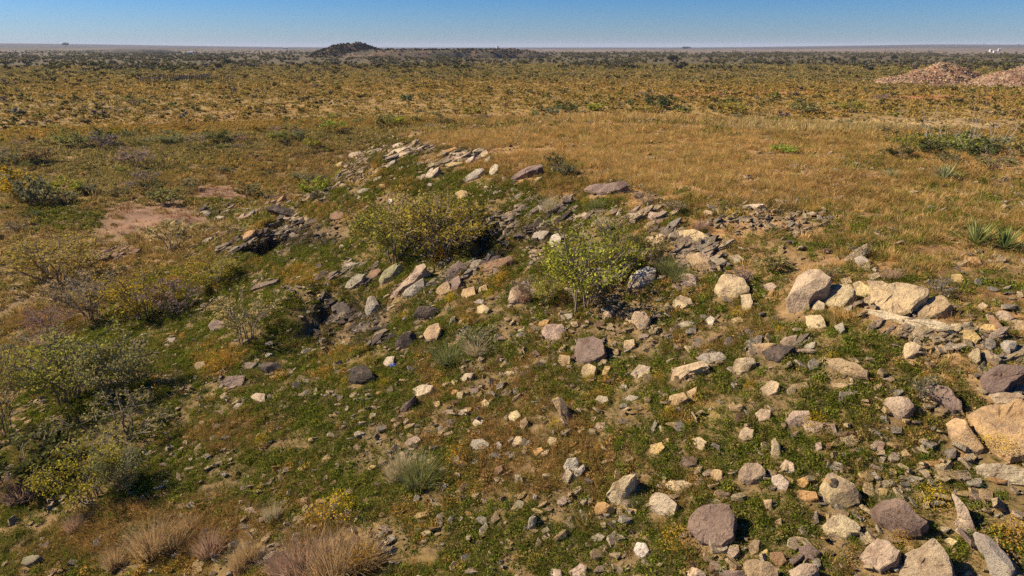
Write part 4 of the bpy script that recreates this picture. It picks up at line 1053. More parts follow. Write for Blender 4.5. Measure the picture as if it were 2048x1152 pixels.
for (a0, a1, du, dv, n_, kd) in LEDGE:
    for i in range(int(n_ * (.75 if kd in 'dg' else .42 if a0[0] < 1500 else .5))):
        t_ = rl.random(); u = a0[0] + (a1[0] - a0[0]) * t_ + rl.gauss(0, du * .35); v = a0[1] + (a1[1] - a0[1]) * t_ + rl.gauss(0, dv * .5)
        P = hit(u, v)
        if P.length > 75: continue
        s_ = rl.uniform(.07, .24) * (.7 if P.length < 18 else 1) * (1 + .012 * max(P.length - 14, 0)); k_ = rl.choice([1, 1, 2, 3]); c_ = rl.choice(LC_[kd])
        for q_ in range(k_):
            LP_.append((P.x + .05 * q_, P.y + .04 * q_, P.z + s_ * .20 + q_ * s_ * .28)); LS_.append(s_ * rl.uniform(.8, 1.15)); g_ = rl.uniform(.85, 1.12); LT_.append(tuple(x_c * g_ for x_c in c_))
LS_ = np.array(LS_); n = len(LS_)
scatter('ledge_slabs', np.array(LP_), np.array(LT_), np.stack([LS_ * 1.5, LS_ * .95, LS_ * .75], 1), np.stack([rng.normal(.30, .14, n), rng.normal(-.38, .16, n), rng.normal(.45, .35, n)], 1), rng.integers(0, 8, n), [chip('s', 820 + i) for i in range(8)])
# broken stone coloured dark: partly its own tone, partly the ledges' shade
n = 40000; x, y, z, r = sample(n, 8, 64, -42, 42, 1.3); W = zones(x, y, z)
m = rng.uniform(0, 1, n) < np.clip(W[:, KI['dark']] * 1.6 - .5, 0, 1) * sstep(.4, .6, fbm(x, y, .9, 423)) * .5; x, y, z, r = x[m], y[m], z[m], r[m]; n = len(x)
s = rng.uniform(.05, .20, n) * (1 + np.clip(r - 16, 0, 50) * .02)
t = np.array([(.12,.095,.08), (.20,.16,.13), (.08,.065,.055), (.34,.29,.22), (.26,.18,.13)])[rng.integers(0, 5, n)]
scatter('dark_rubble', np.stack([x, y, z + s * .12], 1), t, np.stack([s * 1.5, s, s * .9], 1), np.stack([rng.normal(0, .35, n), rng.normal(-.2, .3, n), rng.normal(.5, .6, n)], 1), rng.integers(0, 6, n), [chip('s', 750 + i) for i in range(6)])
# broken slabs lying in the rubble patches
n = 60000; x, y, z, r = sample(n, 8, 64, -42, 42, 1.3); W = zones(x, y, z)
m = rng.uniform(0, 1, n) < np.clip(W[:, KI['rubble']] * 1.5 - .25, 0, 1) * sstep(.35, .6, fbm(x, y, .8, 421)) * .55; x, y, z, r = x[m], y[m], z[m], r[m]; n = len(x)
s = rng.uniform(.05, .17, n) * (1 + np.clip(r - 16, 0, 50) * .03)
t = np.array([RC[k] for k in ('cream', 'tan', 'pink', 'pale', 'yellow')])[rng.integers(0, 5, n)] * rng.uniform(.75, 1.1, n)[:, None]
R3 = np.stack([rng.normal(0, .25, n), rng.normal(0, .2, n), rng.normal(.5, .5, n)], 1)
scatter('slab_rubble', np.stack([x, y, z + s * .12], 1), t, np.stack([s * 1.7, s * .9, s * .55], 1), R3, rng.integers(0, 6, n), [chip('s', 700 + i) for i in range(6)])
# rocks on the distant mounds
for hi, (nm, hx, hy, rx, ry, ob, hz) in enumerate(hills[:4]):
    n = {'mound': 4500, 'butte': 160, 'ridge': 300}[nm]
    x = hx + rng.uniform(-1, 1, n) * rx * 1.1; y = hy + rng.uniform(-1, 1, n) * ry * 1.1; z = hz(x, y)
    m = z > height(x, y, False) + (.4 if nm == 'mound' else 2); x, y, z = x[m], y[m], z[m]; n = len(x)
    s = rng.uniform(.12, .58, n) if nm == 'mound' else rng.uniform(.5, 1.7, n)
    t = np.array([RC[k] for k in ('cream', 'tan', 'yellow', 'tan')])[rng.integers(0, 4, n)] * (rng.uniform(.7, 1.1, n) * (1 if nm == 'mound' else .6))[:, None]
    if nm == 'mound': t[rng.random(n) < .40] = (.26, .14, .09)
    scatter(nm + '_rocks', np.stack([x, y, z + s * .2], 1), t, np.stack([s, s, s * .7], 1), rots(n, .5), rng.integers(0, 4, n), [chip('s', 900 + i + hi * 10, 1) for i in range(4)])

# ------------------------------------------------------------------ shrubs
def tube(V, F, pts, r0, r1, k=4):
    b = len(V)
    for i, p in enumerate(pts):
        t = i / (len(pts) - 1); r = r0 + (r1 - r0) * t
        d = (pts[min(i + 1, len(pts) - 1)] - pts[max(i - 1, 0)]).normalized(); a = d.orthogonal().normalized(); c = d.cross(a)
        for j in range(k):
            an = 2 * math.pi * j / k; V.append(p + (a * math.cos(an) + c * math.sin(an)) * r)
    for i in range(len(pts) - 1):
        for j in range(k): F.append((b + i * k + j, b + i * k + (j + 1) % k, b + (i + 1) * k + (j + 1) % k, b + (i + 1) * k + j))

def shrub_meshes(seed, stems=6, leaves=3600, ls=.014, hgt=.62, twigs=True, gap=.35, k=4, subs=4, open_=1.0):
    """a many stemmed shrub one metre across: curved stems, side branches and twigs, leaves along the twigs"""
    r = random.Random(seed); V = []; F = []; tips = []
    for s in range(stems):
        az = 2 * math.pi * s / stems + r.uniform(-.5, .5); out = r.uniform(.18, .46) * (1 if s % 3 else .4)
        end = Vector((math.cos(az) * out, math.sin(az) * out, hgt * r.uniform(.7, 1.0) * (1 - .35 * (out / .46) ** 2)))
        c1 = Vector((math.cos(az) * out * .25, math.sin(az) * out * .25, hgt * .35)); p0 = Vector((math.cos(az) * .085 * r.uniform(.3, 1.4), math.sin(az) * .085 * r.uniform(.3, 1.4), -.04))
        pts = []
        for i in range(6):
            t = i / 5; p = p0 * (1 - t) ** 2 + c1 * 2 * t * (1 - t) + end * t * t
            pts.append(p + Vector((r.uniform(-1, 1), r.uniform(-1, 1), r.uniform(-.5, .5))) * .018)
        tube(V, F, pts, .009, .003, k)
        for b in range(subs):
            t = r.uniform(.3, .95); i = min(int(t * 5), 4); q = pts[i].lerp(pts[i + 1], t * 5 - i)
            a2 = az + r.uniform(-1.5, 1.5); L = r.uniform(.12, .28) * (1.15 - t * .5)
            e = q + Vector((math.cos(a2) * L, math.sin(a2) * L, L * r.uniform(.05, .75)))
            m_ = q.lerp(e, .5) + Vector((0, 0, -.01)); bp_ = [q, m_, e]; tube(V, F, bp_, .0035, .0018, 3); tips.append((q, e))
            if twigs:
                for w in range(3):
                    q2 = q.lerp(e, r.uniform(.35, 1)); a3 = a2 + r.uniform(-1.2, 1.2); L2 = r.uniform(.05, .13)
                    e2 = q2 + Vector((math.cos(a3) * L2, math.sin(a3) * L2, L2 * r.uniform(-.1, .8))); tube(V, F, [q2, e2], .003, .0012, 3); tips.append((q2, e2))
        tips.append((pts[4], pts[5]))
    rn = np.random.default_rng(seed); LV = []; LF = []; LC = []
    T = len(tips); sh_t = rn.uniform(.75, 1.25, T); keep = rn.random(T) > gap * .5
    ids = [i for i in range(T) if keep[i]]
    for i in range(leaves):
        j = ids[int(rn.integers(0, len(ids)))]; a, b = tips[j]; t = rn.uniform(.15, 1.25); p = a.lerp(b, t)
        p = np.array(p) + rn.normal(0, .022 * open_, 3); p[2] = max(p[2], .01)
        u = rn.normal(size=3); u /= np.linalg.norm(u); w = np.cross(u, rn.normal(size=3)); w /= np.linalg.norm(w); s_ = ls * rn.uniform(.6, 1.3)
        c = sh_t[j] * rn.uniform(.7, 1.3); hue = rn.normal(0, .08); i0 = len(LV)
        LV += [p - u * s_ - w * s_ * .5, p + u * s_ - w * s_ * .5, p + u * s_ + w * s_ * .5, p - u * s_ + w * s_ * .5]
        LC += [(c * (1 + hue), c, c * (1 - hue))] * 4; LF.append((i0, i0 + 1, i0 + 2, i0 + 3))
    bo = mesh_obj('branches', V, [tuple(f) for f in F], M_BARK); col.objects.unlink(bo)
    lo = mesh_obj('foliage', LV, np.array(LF), M_LEAF); set_color(lo.data, 'vary', np.array(LC)); col.objects.unlink(lo)
    return bo.data, lo.data

SH_BIG = [shrub_meshes(40 + i, 10, 3000, .0098, .62, gap=.6, subs=9, open_=1.2) for i in range(3)]
SH_THIN = [shrub_meshes(50 + i, 9, 1500, .010, .70, gap=.5, subs=6, open_=.6) for i in range(2)]
SH_MID = [shrub_meshes(60 + i, 7, 900, .024, .55, gap=.4, subs=4, k=3) for i in range(4)]
SH_MIDT = [shrub_meshes(70 + i, 8, 420, .020, .6, gap=.5, subs=5, k=3, open_=.7) for i in range(2)]
SH_LOW = [shrub_meshes(80 + i, 4, 200, .060, .5, twigs=False, gap=.4, subs=3, k=3) for i in range(4)]
YG = (.37,.34,.06); GY = (.42,.30,.035); OL = (.28,.265,.08); GG = (.26,.25,.13); DG = (.10,.115,.04); BR = (.32,.235,.165); ST = (.48,.38,.18); OC = (.36,.25,.045); LG = (.33,.33,.055)
shrubs = []
def shrub(u, v, w, h, c, meshes, name='shrub', label=None, P=None, wm=None, hm=None, cname=None, single=False, hz=None, bark=None):
    P0_ = P; P = P or hit(u, v); r = P.length; up = 1.12 if (P0_ is None and v > 480) else 1.0; wm = wm or w * r / F_PX * up; hm = hm or h * r / F_PX / .95 * up
    r_ = random.Random(int(u * 7 + v * 13)); br, lf = meshes
    root = bpy.data.objects.new(name, None) if not single else bpy.data.objects.new(name, lf)
    col.objects.link(root); root.location = P; root.empty_display_size = .1
    zz = max(v_.co.z for v_ in lf.vertices[:40:1]) if False else .66
    S = (wm * 1.0, wm * 1.0, hm / zz)
    rz = r_.uniform(0, 6.28)
    cc = tuple(max(0, x * r_.uniform(.85, 1.15)) for x in c) + (1,)
    if single:
        root.rotation_euler = (0, 0, rz); root.scale = S; root.color = cc
    else:
        for nm, me in (('branches', br), ('foliage', lf)):
            o = bpy.data.objects.new(nm, me); col.objects.link(o); o.parent = root; o.rotation_euler = (0, 0, rz); o.scale = S; o.color = cc
    shrubs.append((root, cname, (u, v, w, h), label, name)); return root
B = SH_BIG; T = SH_THIN; Md = SH_MID; Mt = SH_MIDT
# the shrubs one can point to: u, v of the foot, width, height in photo pixels
for (u, v, w, h, c, ms, cn, lb) in [
 (795,518,195,118,YG,B[0],'olive yellow','wide olive yellow mesquite, left stem clump of the large pair on the slope'),
 (878,514,205,122,YG,B[1],'olive yellow','taller right mesquite of the large pair on the slope with bare stems'),
 (1162,612,225,150,LG,B[2],'yellow green','yellow green leafy shrub at the centre of the rocky slope'),
 (1225,560,110,120,YG,T[0],'thin green','thin airy shrub joined to the right of the central leafy shrub'),
 (1095,610,80,60,YG,B[0],'yellow green','small low yellow green shrub left of the central leafy shrub'),
 (105,562,190,72,YG,B[1],'yellow green','broad yellow green shrub by the pink soil at the left edge'),
 (290,636,150,78,GY,B[0],'golden yellow','golden yellow rounded shrub with visible forked trunk, left slope'),
 (350,632,110,62,BR,T[1],'brown','brown twiggy half of the golden rounded shrub, left slope'),
 (190,642,120,84,GG,B[2],'grey green','grey green shrub just left of the golden rounded shrub'),
 (100,668,100,44,BR,T[0],'grey brown','low grey brown twiggy shrub at the far left slope'),
 (428,572,115,56,GY,B[1],'yellow','small yellow shrub uphill from the golden rounded shrub'),
 (490,688,135,92,ST,T[1],'straw','thin straw coloured shrub with pale twigs near the bare soil'),
 (150,800,190,120,YG,B[2],'yellow green','large spreading yellow green shrub at left, tallest there'),
 (235,800,160,112,OL,B[0],'dark olive','dark olive half of the large spreading shrub at left'),
 (75,770,130,80,GG,T[0],'grey green','grey green wispy shrub behind the large spreading shrub'),
 (12,872,90,150,OL,T[1],'bare grey','bare twisted shrub cut by the left edge of the photo'),
 (70,960,170,80,DG,Md[0],'dark','dark shaded shrub thicket low at the left edge'),
 (255,880,190,70,OL,T[1],'olive','sparse olive shrub with bare twigs, lower left'),
 (185,1000,140,100,GY,B[1],'bright yellow','bright yellow flowering shrub, lower left'),
 (245,985,110,90,OL,B[0],'green','green half behind the bright yellow shrub, lower left'),
 (350,500,115,60,ST,Mt[0],'straw','straw coloured open shrub left of the dark rock hollow'),
 (632,397,72,48,YG,Md[0],'olive','olive shrub against the left flank of the outcrop'),
 (335,408,105,34,OL,Md[1],'green','flat green shrub at the top edge of the pink soil'),
 (40,395,100,50,GY,Md[2],'yellow','yellow green shrub at the left edge above the meadow'),
 (70,410,80,56,GG,Md[3],'grey green','grey green shrub in front of the yellow one, left edge'),
 (125,392,85,34,LG,Md[0],'bright green','bright green low shrub at left, beside the grey green one'),
 (270,334,85,40,BR,Mt[1],'grey brown','grey brown twiggy shrub on the left plain'),
 (75,328,75,34,OL,Md[1],'olive','olive shrub at the left of the plain'),
 (155,296,62,34,OL,Md[2],'olive','dark olive shrub standing on the left plain'),
 (205,300,60,34,BR,Mt[0],'brown','brown shrub just right of the dark olive one, left plain'),
 (236,272,34,18,GY,Md[3],'yellow','small bright yellow shrub on the left plain'),
 (340,290,60,22,GG,Md[1],'grey','low grey green shrub in the middle of the left plain'),
 (625,298,48,28,LG,Md[2],'bright green','bright green rounded shrub left of the outcrop shoulder'),
 (560,282,50,22,LG,Md[0],'green','green shrub left of the bright green rounded one'),
 (670,262,70,24,YG,Md[3],'yellow green','yellow green shrub behind the outcrop shoulder'),
 (790,250,60,22,YG,Md[1],'green','green shrub right behind the grassy rim of the mesa'),
 (945,232,62,22,LG,Md[0],'green','green shrub standing just behind the mesa top, centre'),
 (1135,224,60,20,DG,Md[2],'dark green','dark green shrub behind the mesa top, centre right'),
 (1190,222,50,18,YG,Md[1],'yellow green','yellow green shrub next to the dark one behind the mesa'),
 (1318,218,78,30,DG,Md[3],'dark green','widest dark green shrub behind the mesa top'),
 (1290,225,40,16,YG,Md[0],'olive','small olive shrub left of the widest dark green one'),
 (1470,228,70,26,YG,Md[1],'yellow','yellowish shrub on the plain behind the mesa'),
 (1610,228,70,26,OL,Md[2],'olive','olive shrub on the plain right of the yellowish one'),
 (1700,225,60,22,YG,Md[3],'yellow','yellow shrub on the plain near the bare trees'),
 (1765,202,46,14,BR,Mt[0],'grey','grey leafless shrub on the plain at right'),
 (1290,193,40,12,BR,Mt[1],'grey','low grey leafless shrub on the rusty plain'),
 (1800,318,60,28,DG,Md[0],'dark green','leftmost dark green low shrub on the mesa thicket'),
 (1860,312,70,34,DG,Md[1],'dark green','dark green shrub left of centre in the mesa thicket'),
 (1915,306,80,36,OL,Md[2],'olive','olive shrub behind the middle of the mesa thicket'),
 (1960,322,80,38,DG,Md[3],'dark green','dark green shrub right of centre in the mesa thicket'),
 (2015,314,80,38,OL,Md[0],'olive','olive shrub at the right edge of the mesa thicket'),
 (1895,332,60,28,DG,Mt[1],'dark','wispy dark shrub in front of the mesa thicket'),
 (1990,342,90,30,OL,Mt[0],'olive','wispy olive shrub in front of the thicket, right edge'),
 (1570,304,80,14,LG,Md[1],'bright green','flat bright green plant alone in the dry mesa grass'),
 (1110,345,60,44,DG,Mt[0],'dark green','dark green tuft shrub beside the tilted purple slab'),
 (1130,352,46,30,GG,Md[2],'grey green','grey green sage shrub right of the tilted purple slab'),
 (1290,410,70,36,BR,Mt[1],'brown','brown twiggy bush right of the flat purple ledge'),
 (1350,428,70,30,BR,Mt[0],'brown','brown twiggy bush on the crest above the flat cream slab'),
 (1305,520,80,60,OL,Mt[1],'dark','dark twiggy bush above the speckled white boulder'),
 (1660,560,60,26,OL,Mt[0],'dark','dark low bush behind the split boulder'),
 (1720,515,44,26,BR,Mt[1],'grey brown','grey twiggy bush beside the roundish stone above the ledge'),
 (1880,592,60,30,BR,Mt[0],'grey brown','grey twiggy bush behind the right end of the ledge'),
 (1545,540,80,30,OL,Md[1],'green','low green bush left behind the split boulder'),
 (1480,570,50,40,BR,Mt[1],'grey','grey twigs behind the big rounded cream boulder'),
 (1052,600,60,50,BR,Mt[0],'pinkish','pinkish dry twigs growing over the grass topped boulder'),
 (950,690,80,44,GG,Mt[1],'grey','grey green tuft bush beside the long grass, centre'),
 (1845,800,60,44,BR,Mt[0],'brown','brown twiggy bush left of the streaked purple boulder'),
 ]:
    shrub(u, v, w, h, c, ms, 'shrub', lb, cname=cn)
n_hand = len(shrubs)

# other shrubs of the plain: places drawn at random, the largest-looking kept as single things
n = 9000
x, y, z, r = sample(n, 58, 520, -41, 41, 1.55)
W = zones(x, y, z); u_, v_, d_ = project(x, y, z)
mesa_hide = np.zeros(n, bool)
for k in range(n):
    if r[k] < 200 and -10 < x[k] < 80:
        t = np.linspace(.15, .93, 14); mesa_hide[k] = bool((height(x[k] * t, y[k] * t, False) > z[k] * t + .6).any())
bare = W[:, KI['red']] + W[:, KI['rust']] * .3
dens = (.35 + .8 * sstep(.42, .60, fbm(x, y, 30, 601))) * (1 - np.clip(bare * 1.6, 0, .95))
zz_ = z > -13.2
dens *= np.where(zz_ & (r < 110), .0, 1.0) * (1 - .5 * sstep(85, 58, r) ) * sstep(55, 66, r)
m = (rng.uniform(0, 1, n) < dens) & (~mesa_hide) & (u_ > -80) & (u_ < 2130)
x, y, z, r, W, u_, v_ = x[m], y[m], z[m], r[m], W[m], u_[m], v_[m]; n = len(x)
wd = np.clip(rng.gamma(5, .36, n), .7, 4.6) * np.where(r > 330, 1.2, np.where(r < 140, 1.25, 1.0))
app = wd / r
kinds_c = [('yellow green', (.30,.28,.07)), ('olive', (.27,.235,.08)), ('dark green', (.15,.155,.05)), ('grey brown', (.32,.245,.165)), ('golden', (.38,.28,.06)), ('grey green', (.28,.26,.13)), ('ochre', (.38,.27,.065))]
oc = W[:, KI['ochre']]
pc = np.stack([.14 + .25 * oc, .34 + .1 * oc, .10 + 0 * oc, .26 * (1 - .6 * oc), .03 + .12 * oc, .24 * (1 - .5 * oc), .02 + .22 * oc], 1); pc /= pc.sum(1)[:, None]
far_ = sstep(330, 420, r)[:, None]; pc = pc * (1 - far_) + far_ * np.array([[.05, .3, .42, .15, .0, .06, .02]])
ci_ = np.minimum((rng.uniform(0, 1, n)[:, None] > pc.cumsum(1)).sum(1), 6)
order = np.argsort(-app); single_ids = order[:300 - n_hand]; rest = order[300 - n_hand:]
for k in single_ids:
    cn, c = kinds_c[ci_[k]]; near = r[k] < 110
    ms = (Mt[k % 2] if cn == 'grey brown' else Md[k % 4]) if r[k] < 160 else SH_LOW[k % 4]
    wpx = wd[k] / r[k] * F_PX
    shrub(float(u_[k]), float(v_[k]), wpx, wpx * .5, c, ms, 'shrub', None, P=Vector((x[k], y[k], z[k])), wm=float(wd[k]), hm=float(wd[k] * rng.uniform(.38, .6)), cname=cn, single=not near)
SH_STUFF = []
for i in range(4):
    br, lf = shrub_meshes(90 + i, 4, 90, .095, .5, twigs=False, gap=.3, subs=3, k=3); o = bpy.data.objects.new('s', lf.copy()); o.data.materials.clear(); o.data.materials.append(M_LEAFI); SH_STUFF.append(o)
cpal = np.array([c for _, c in kinds_c])
def shrub_scatter(name, x, y, z, w, c):
    n = len(x); h = w * rng.uniform(.65, 1.05, n)
    return scatter(name, np.stack([x, y, z], 1), c * rng.uniform(.8, 1.2, n)[:, None], np.stack([w, w, h], 1), rots(n, .03), rng.integers(0, 4, n), [bpy.data.objects.new('s', o.data) for o in SH_STUFF])
shrub_scatter('scrub', x[rest], y[rest], z[rest], wd[rest], cpal[ci_[rest]] * .6 + (W[rest] @ MEANC) * .4)
# the dark woods beyond
n = 20000
x, y, z, r = sample(n, 480, 3200, -40, 40, 1.25)
ang = np.arctan2(x, y)
dn = .25 + .75 * sstep(.42, .56, fbm(ang * 60, np.log(r) * 16, 3.0, 251, 4) * -1 + 1)
past = sstep(1500, 2300, r) * sstep(-.12, .0, ang)
dn *= (1 - .93 * past); dn *= 1 - .6 * sstep(1400, 2600, r); m = rng.uniform(0, 1, n) < dn
x, y, z, r = x[m], y[m], z[m], r[m]; n = len(x)
wcol = np.array([(.15,.14,.055),(.17,.15,.07),(.21,.165,.10),(.13,.115,.065),(.20,.17,.055)])[rng.integers(0, 5, n)]
shrub_scatter('distant_woods', x, y, z, rng.uniform(3.5, 8.5, n), wcol)
for hi, (nm, hx, hy, rx, ry, ob, hz) in enumerate(hills[2:4]):
    n = 2200 if nm == 'butte' else 1500
    x = hx + rng.uniform(-1.1, 1.1, n) * rx * 1.2; y = hy + rng.uniform(-1.1, 1.1, n) * ry * 1.2; z = hz(x, y); g = height(x, y, False); m = z > g + .5; x, y, z = x[m], y[m], z[m]
    wcol = np.array([(.045,.05,.024),(.07,.062,.035),(.10,.08,.05)])[rng.integers(0, 3, len(x))]
    shrub_scatter(nm + '_scrub', x, y, z, rng.uniform(1.6, 5.0, len(x)), wcol)
# ------------------------------------------------------------------ clumps of long grass, flowering shrublets, yuccas
plants = []   # object, colour word, place, label, noun
def single(u, v, w, h, c, mesh, name, label, cname, cat, group, base=(1.0, 1.0), vv=None):
    P = hit(u, v); r = P.length; s = w * r / F_PX / base[0]; k = h * r / F_PX / base[1]
    o = bpy.data.objects.new(name, mesh); col.objects.link(o); o.location = P; o.scale = (s, s, k); o.rotation_euler = (0, 0, random.uniform(0, 6.28)); o.color = c + (1,)
    o['category'] = cat; plants.append((o, cname, (u, v, w, h), label, cat)); return o
G1 = blades('bunch_grass', 480, .30, .95, .0075, .38, .6, 3, 301, dome=.3, mat=M_LEAF, link=False).data
G2 = blades('bunch_grass', 400, .28, .95, .0070, .30, .5, 3, 302, dome=.2, mat=M_LEAF, link=False).data
FL = [leafball('flowering_shrublet', 520, .5, .8, .022, 310 + i, mat=M_LEAF, fill=.25, top=(1.2, 1.15, .6)).data for i in range(3)]
random.seed(11)
STW = (.48,.34,.17); PKG = (.46,.31,.21); GRN = (.24,.25,.09); YF = (.46,.33,.035); OF = (.40,.24,.045); PLG = (.52,.44,.26)
for (u, v, w, h, c, cn, lb) in [
 (305,1105,85,90,STW,'tan','tallest tan bunch grass clump, lower left'),(345,1100,60,60,STW,'tan','small tan grass clump right of the tallest one, lower left'),
 (610,1150,110,100,PKG,'pinkish','pinkish bunch grass clump at the bottom edge'),(665,1150,120,110,STW,'tan','biggest tan grass clump at the bottom edge'),
 (720,1130,90,90,STW,'tan','tan grass clump at the bottom edge beside green shade'),(560,1150,60,70,PKG,'pinkish','leftmost pinkish grass clump of the bottom edge group'),
 (500,1120,50,60,STW,'tan','thin tan grass clump left of the bottom edge group'),(420,1110,60,60,PKG,'pinkish','low pinkish grass clump at the lower left'),
 (380,1060,40,40,STW,'tan',None),(45,1000,60,60,PKG,'pinkish',None),(25,985,50,50,STW,'tan',None),(480,1140,40,60,STW,'tan',None),(545,1040,40,50,PLG,'pale',None),
 (840,965,95,80,GRN,'green','long green and tan grass clump leaning right, lower centre'),(800,955,70,80,PLG,'pale','pale grass clump beside the long green one, lower centre'),
 (955,705,70,50,PLG,'pale','pale long grass clump in the green patch, slope centre'),(900,720,90,50,GRN,'green','green grass clump in the green patch, slope centre'),
 (1270,1010,30,30,GRN,'green',None),(1050,600,60,60,PKG,'pinkish','pinkish grass growing on the grass topped boulder'),
 (1780,560,40,30,PKG,'pinkish',None),(1360,560,60,50,GRN,'green',None),(1330,545,50,50,GRN,'green',None),
 (1100,425,40,50,PLG,'pale',None),(1190,420,40,40,GRN,'green',None),
 (1210,460,40,40,PLG,'pale',None),(1400,460,40,30,PKG,'pinkish',None),(90,690,60,40,PKG,'pinkish',None),
 (1770,1010,50,40,GRN,'green',None),(230,1130,50,50,STW,'tan',None),(150,1060,40,40,PKG,'pinkish',None),]:
    single(u, v, w, h * .75, c, random.choice([G1, G2]), 'bunch_grass', lb, cn, 'grass clump', None, (.95, .95))
for (u, v, w, h, c, cn, lb) in [
 (680,1032,90,55,YF,'yellow','brightest yellow flowering shrublet, lower left of centre'),(640,1050,70,50,OF,'orange','orange brown shrublet beside the brightest yellow one'),
 (915,930,60,50,OF,'orange yellow','orange yellow shrublet right of the long green grass clump'),(440,735,60,34,OF,'orange','orange yellow shrublet left of the dark shaded rocks'),
 (730,1140,60,60,OF,'brown orange',None),(525,888,28,26,YF,'bright yellow','small bright yellow flower tuft alone on brown soil'),
 (935,650,40,26,OF,'orange',None),(1005,568,42,32,OF,'orange','orange shrublet above the pale cream block'),(980,598,30,24,YF,'yellow',None),(905,605,36,26,YF,'yellow',None),
 (1480,632,44,20,YF,'yellow',None),(1475,436,46,22,YF,'yellow','yellow shrublet in dry soil near the mesa crest'),(1388,460,18,18,OF,'orange',None),(1175,408,30,16,YF,'yellow',None),(1218,440,26,18,OF,'orange',None),
 (1665,722,30,20,YF,'yellow',None),(1340,835,32,30,YF,'yellow','bright yellow flower tuft alone in grass, right of centre'),(1630,856,50,34,YF,'yellow','yellow flowering plant over a pinkish stone, right'),
 (1980,885,90,60,YF,'yellow','yellow bush growing on the huge orange outcrop'),(2030,1100,80,60,OF,'orange','orange shrublet at the bottom right edge'),(1350,1095,70,50,OF,'orange','orange shrublet on the left of the largest purple boulder'),
 (880,525,50,40,OF,'orange',None),(900,600,20,18,YF,'yellow',None),(810,635,26,16,YF,'yellow',None),(920,450,20,14,YF,'yellow',None),(700,442,40,16,OF,'orange',None),(880,320,34,18,OF,'orange',None),
 (1180,765,34,22,OF,'orange',None),(1130,720,30,20,OF,'orange',None),(1800,1090,40,30,OF,'orange',None),(1945,242,26,12,OF,'orange',None),(1985,244,26,10,OF,'orange',None),
 (770,770,30,16,YF,'yellow',None),(690,765,20,12,YF,'yellow',None),(560,760,40,26,OF,'orange',None),(640,720,30,20,OF,'orange',None),(1560,665,24,16,YF,'yellow',None),(1140,815,30,20,OF,'orange',None),
 (1115,855,40,26,YF,'yellow',None),(1620,425,26,16,YF,'yellow',None),(1655,410,26,14,YF,'yellow',None),(1590,325,24,14,YF,'yellow',None),(1470,335,20,16,YF,'yellow',None),(1890,362,26,12,YF,'yellow',None),
 (1200,900,26,16,OF,'orange',None),(1500,780,30,22,OF,'orange',None),(1320,760,30,20,OF,'orange',None),(1850,765,30,22,OF,'orange',None),(1870,1010,60,40,YF,'yellow',None),(600,540,30,18,OF,'orange',None)]:
    single(u, v, w, h, c, random.choice(FL), 'flowering_shrublet', lb, cn, 'flowering plant', None, (1.0, .8))

for (o, cn, px, lab, cat) in plants:
    if lab and 'huge orange outcrop' in lab:
        for (ro, _, _, _, rl_) in rock_things:
            if rl_ and 'huge orange' in rl_:
                ok, loc, nn, _i = ro.ray_cast(-ro.location, Vector(ray(2005, 888)).normalized())
                if ok: o.location = ro.location + loc - Vector((0, 0, .05)); o.scale = (o.scale.x * .75, o.scale.y * .6, o.scale.z * .35)
def yucca(u, v, w, h, c, label, seed):
    P = hit(u, v); r = P.length; R_ = w * r / F_PX / 2; H = h * r / F_PX
    root = bpy.data.objects.new('yucca', None); col.objects.link(root); root.location = P; root.empty_display_size = .1
    rr = random.Random(seed); leafs = []
    for k in range(3):
        V = []; F = []; n = 5; L = 1.0
        for i in range(n + 1):
            t = i / n; wd = .045 * (1 - t ** 2.2) + .002; x = L * t; z = .06 * math.sin(t * 3) * (k - .6)
            V += [(x, -wd, z + .012), (x, 0, z), (x, wd, z + .012)]
        for i in range(n):
            b = i * 3; F += [(b, b + 1, b + 4, b + 3), (b + 1, b + 2, b + 5, b + 4)]
        o = mesh_obj('leaf', V, F, M_LEAF); set_color(o.data, 'vary', np.array([(1., 1., 1.)] * len(V))); col.objects.unlink(o); leafs.append(o.data)
    for i in range(64):
        az = rr.uniform(0, 6.28); el = math.radians(8 + 78 * (i / 63) ** 1.1 + rr.uniform(-6, 6)); L = (R_ * abs(math.cos(el)) + H * abs(math.sin(el)) ) * rr.uniform(.8, 1.08)
        o = bpy.data.objects.new('leaf', leafs[i % 3]); col.objects.link(o); o.parent = root; o.rotation_euler = (0, -el, az); o.scale = (L, L * .8, L * .8)
        g = rr.uniform(.75, 1.25); cc = (.40, .33, .16) if el < .25 and rr.random() < .6 else c
        o.color = (cc[0] * g, cc[1] * g, cc[2] * g, 1); o.location = (0, 0, .03)
    tag(root, label, 'yucca', 'yuccas on the dry mesa grass'); return root
yucca(1950, 492, 78, 36, (.30,.32,.10), 'left yucca of the two spiky rosettes at the right edge', 1)
yucca(2008, 500, 70, 34, (.26,.31,.09), 'right yucca of the two spiky rosettes at the right edge', 2)
yucca(1886, 362, 50, 24, (.34,.36,.17), 'pale spiky yucca alone farther back on the mesa', 3)
yucca(1780, 358, 36, 14, (.36,.36,.18), 'small pale yucca left of the farther pale one', 4)

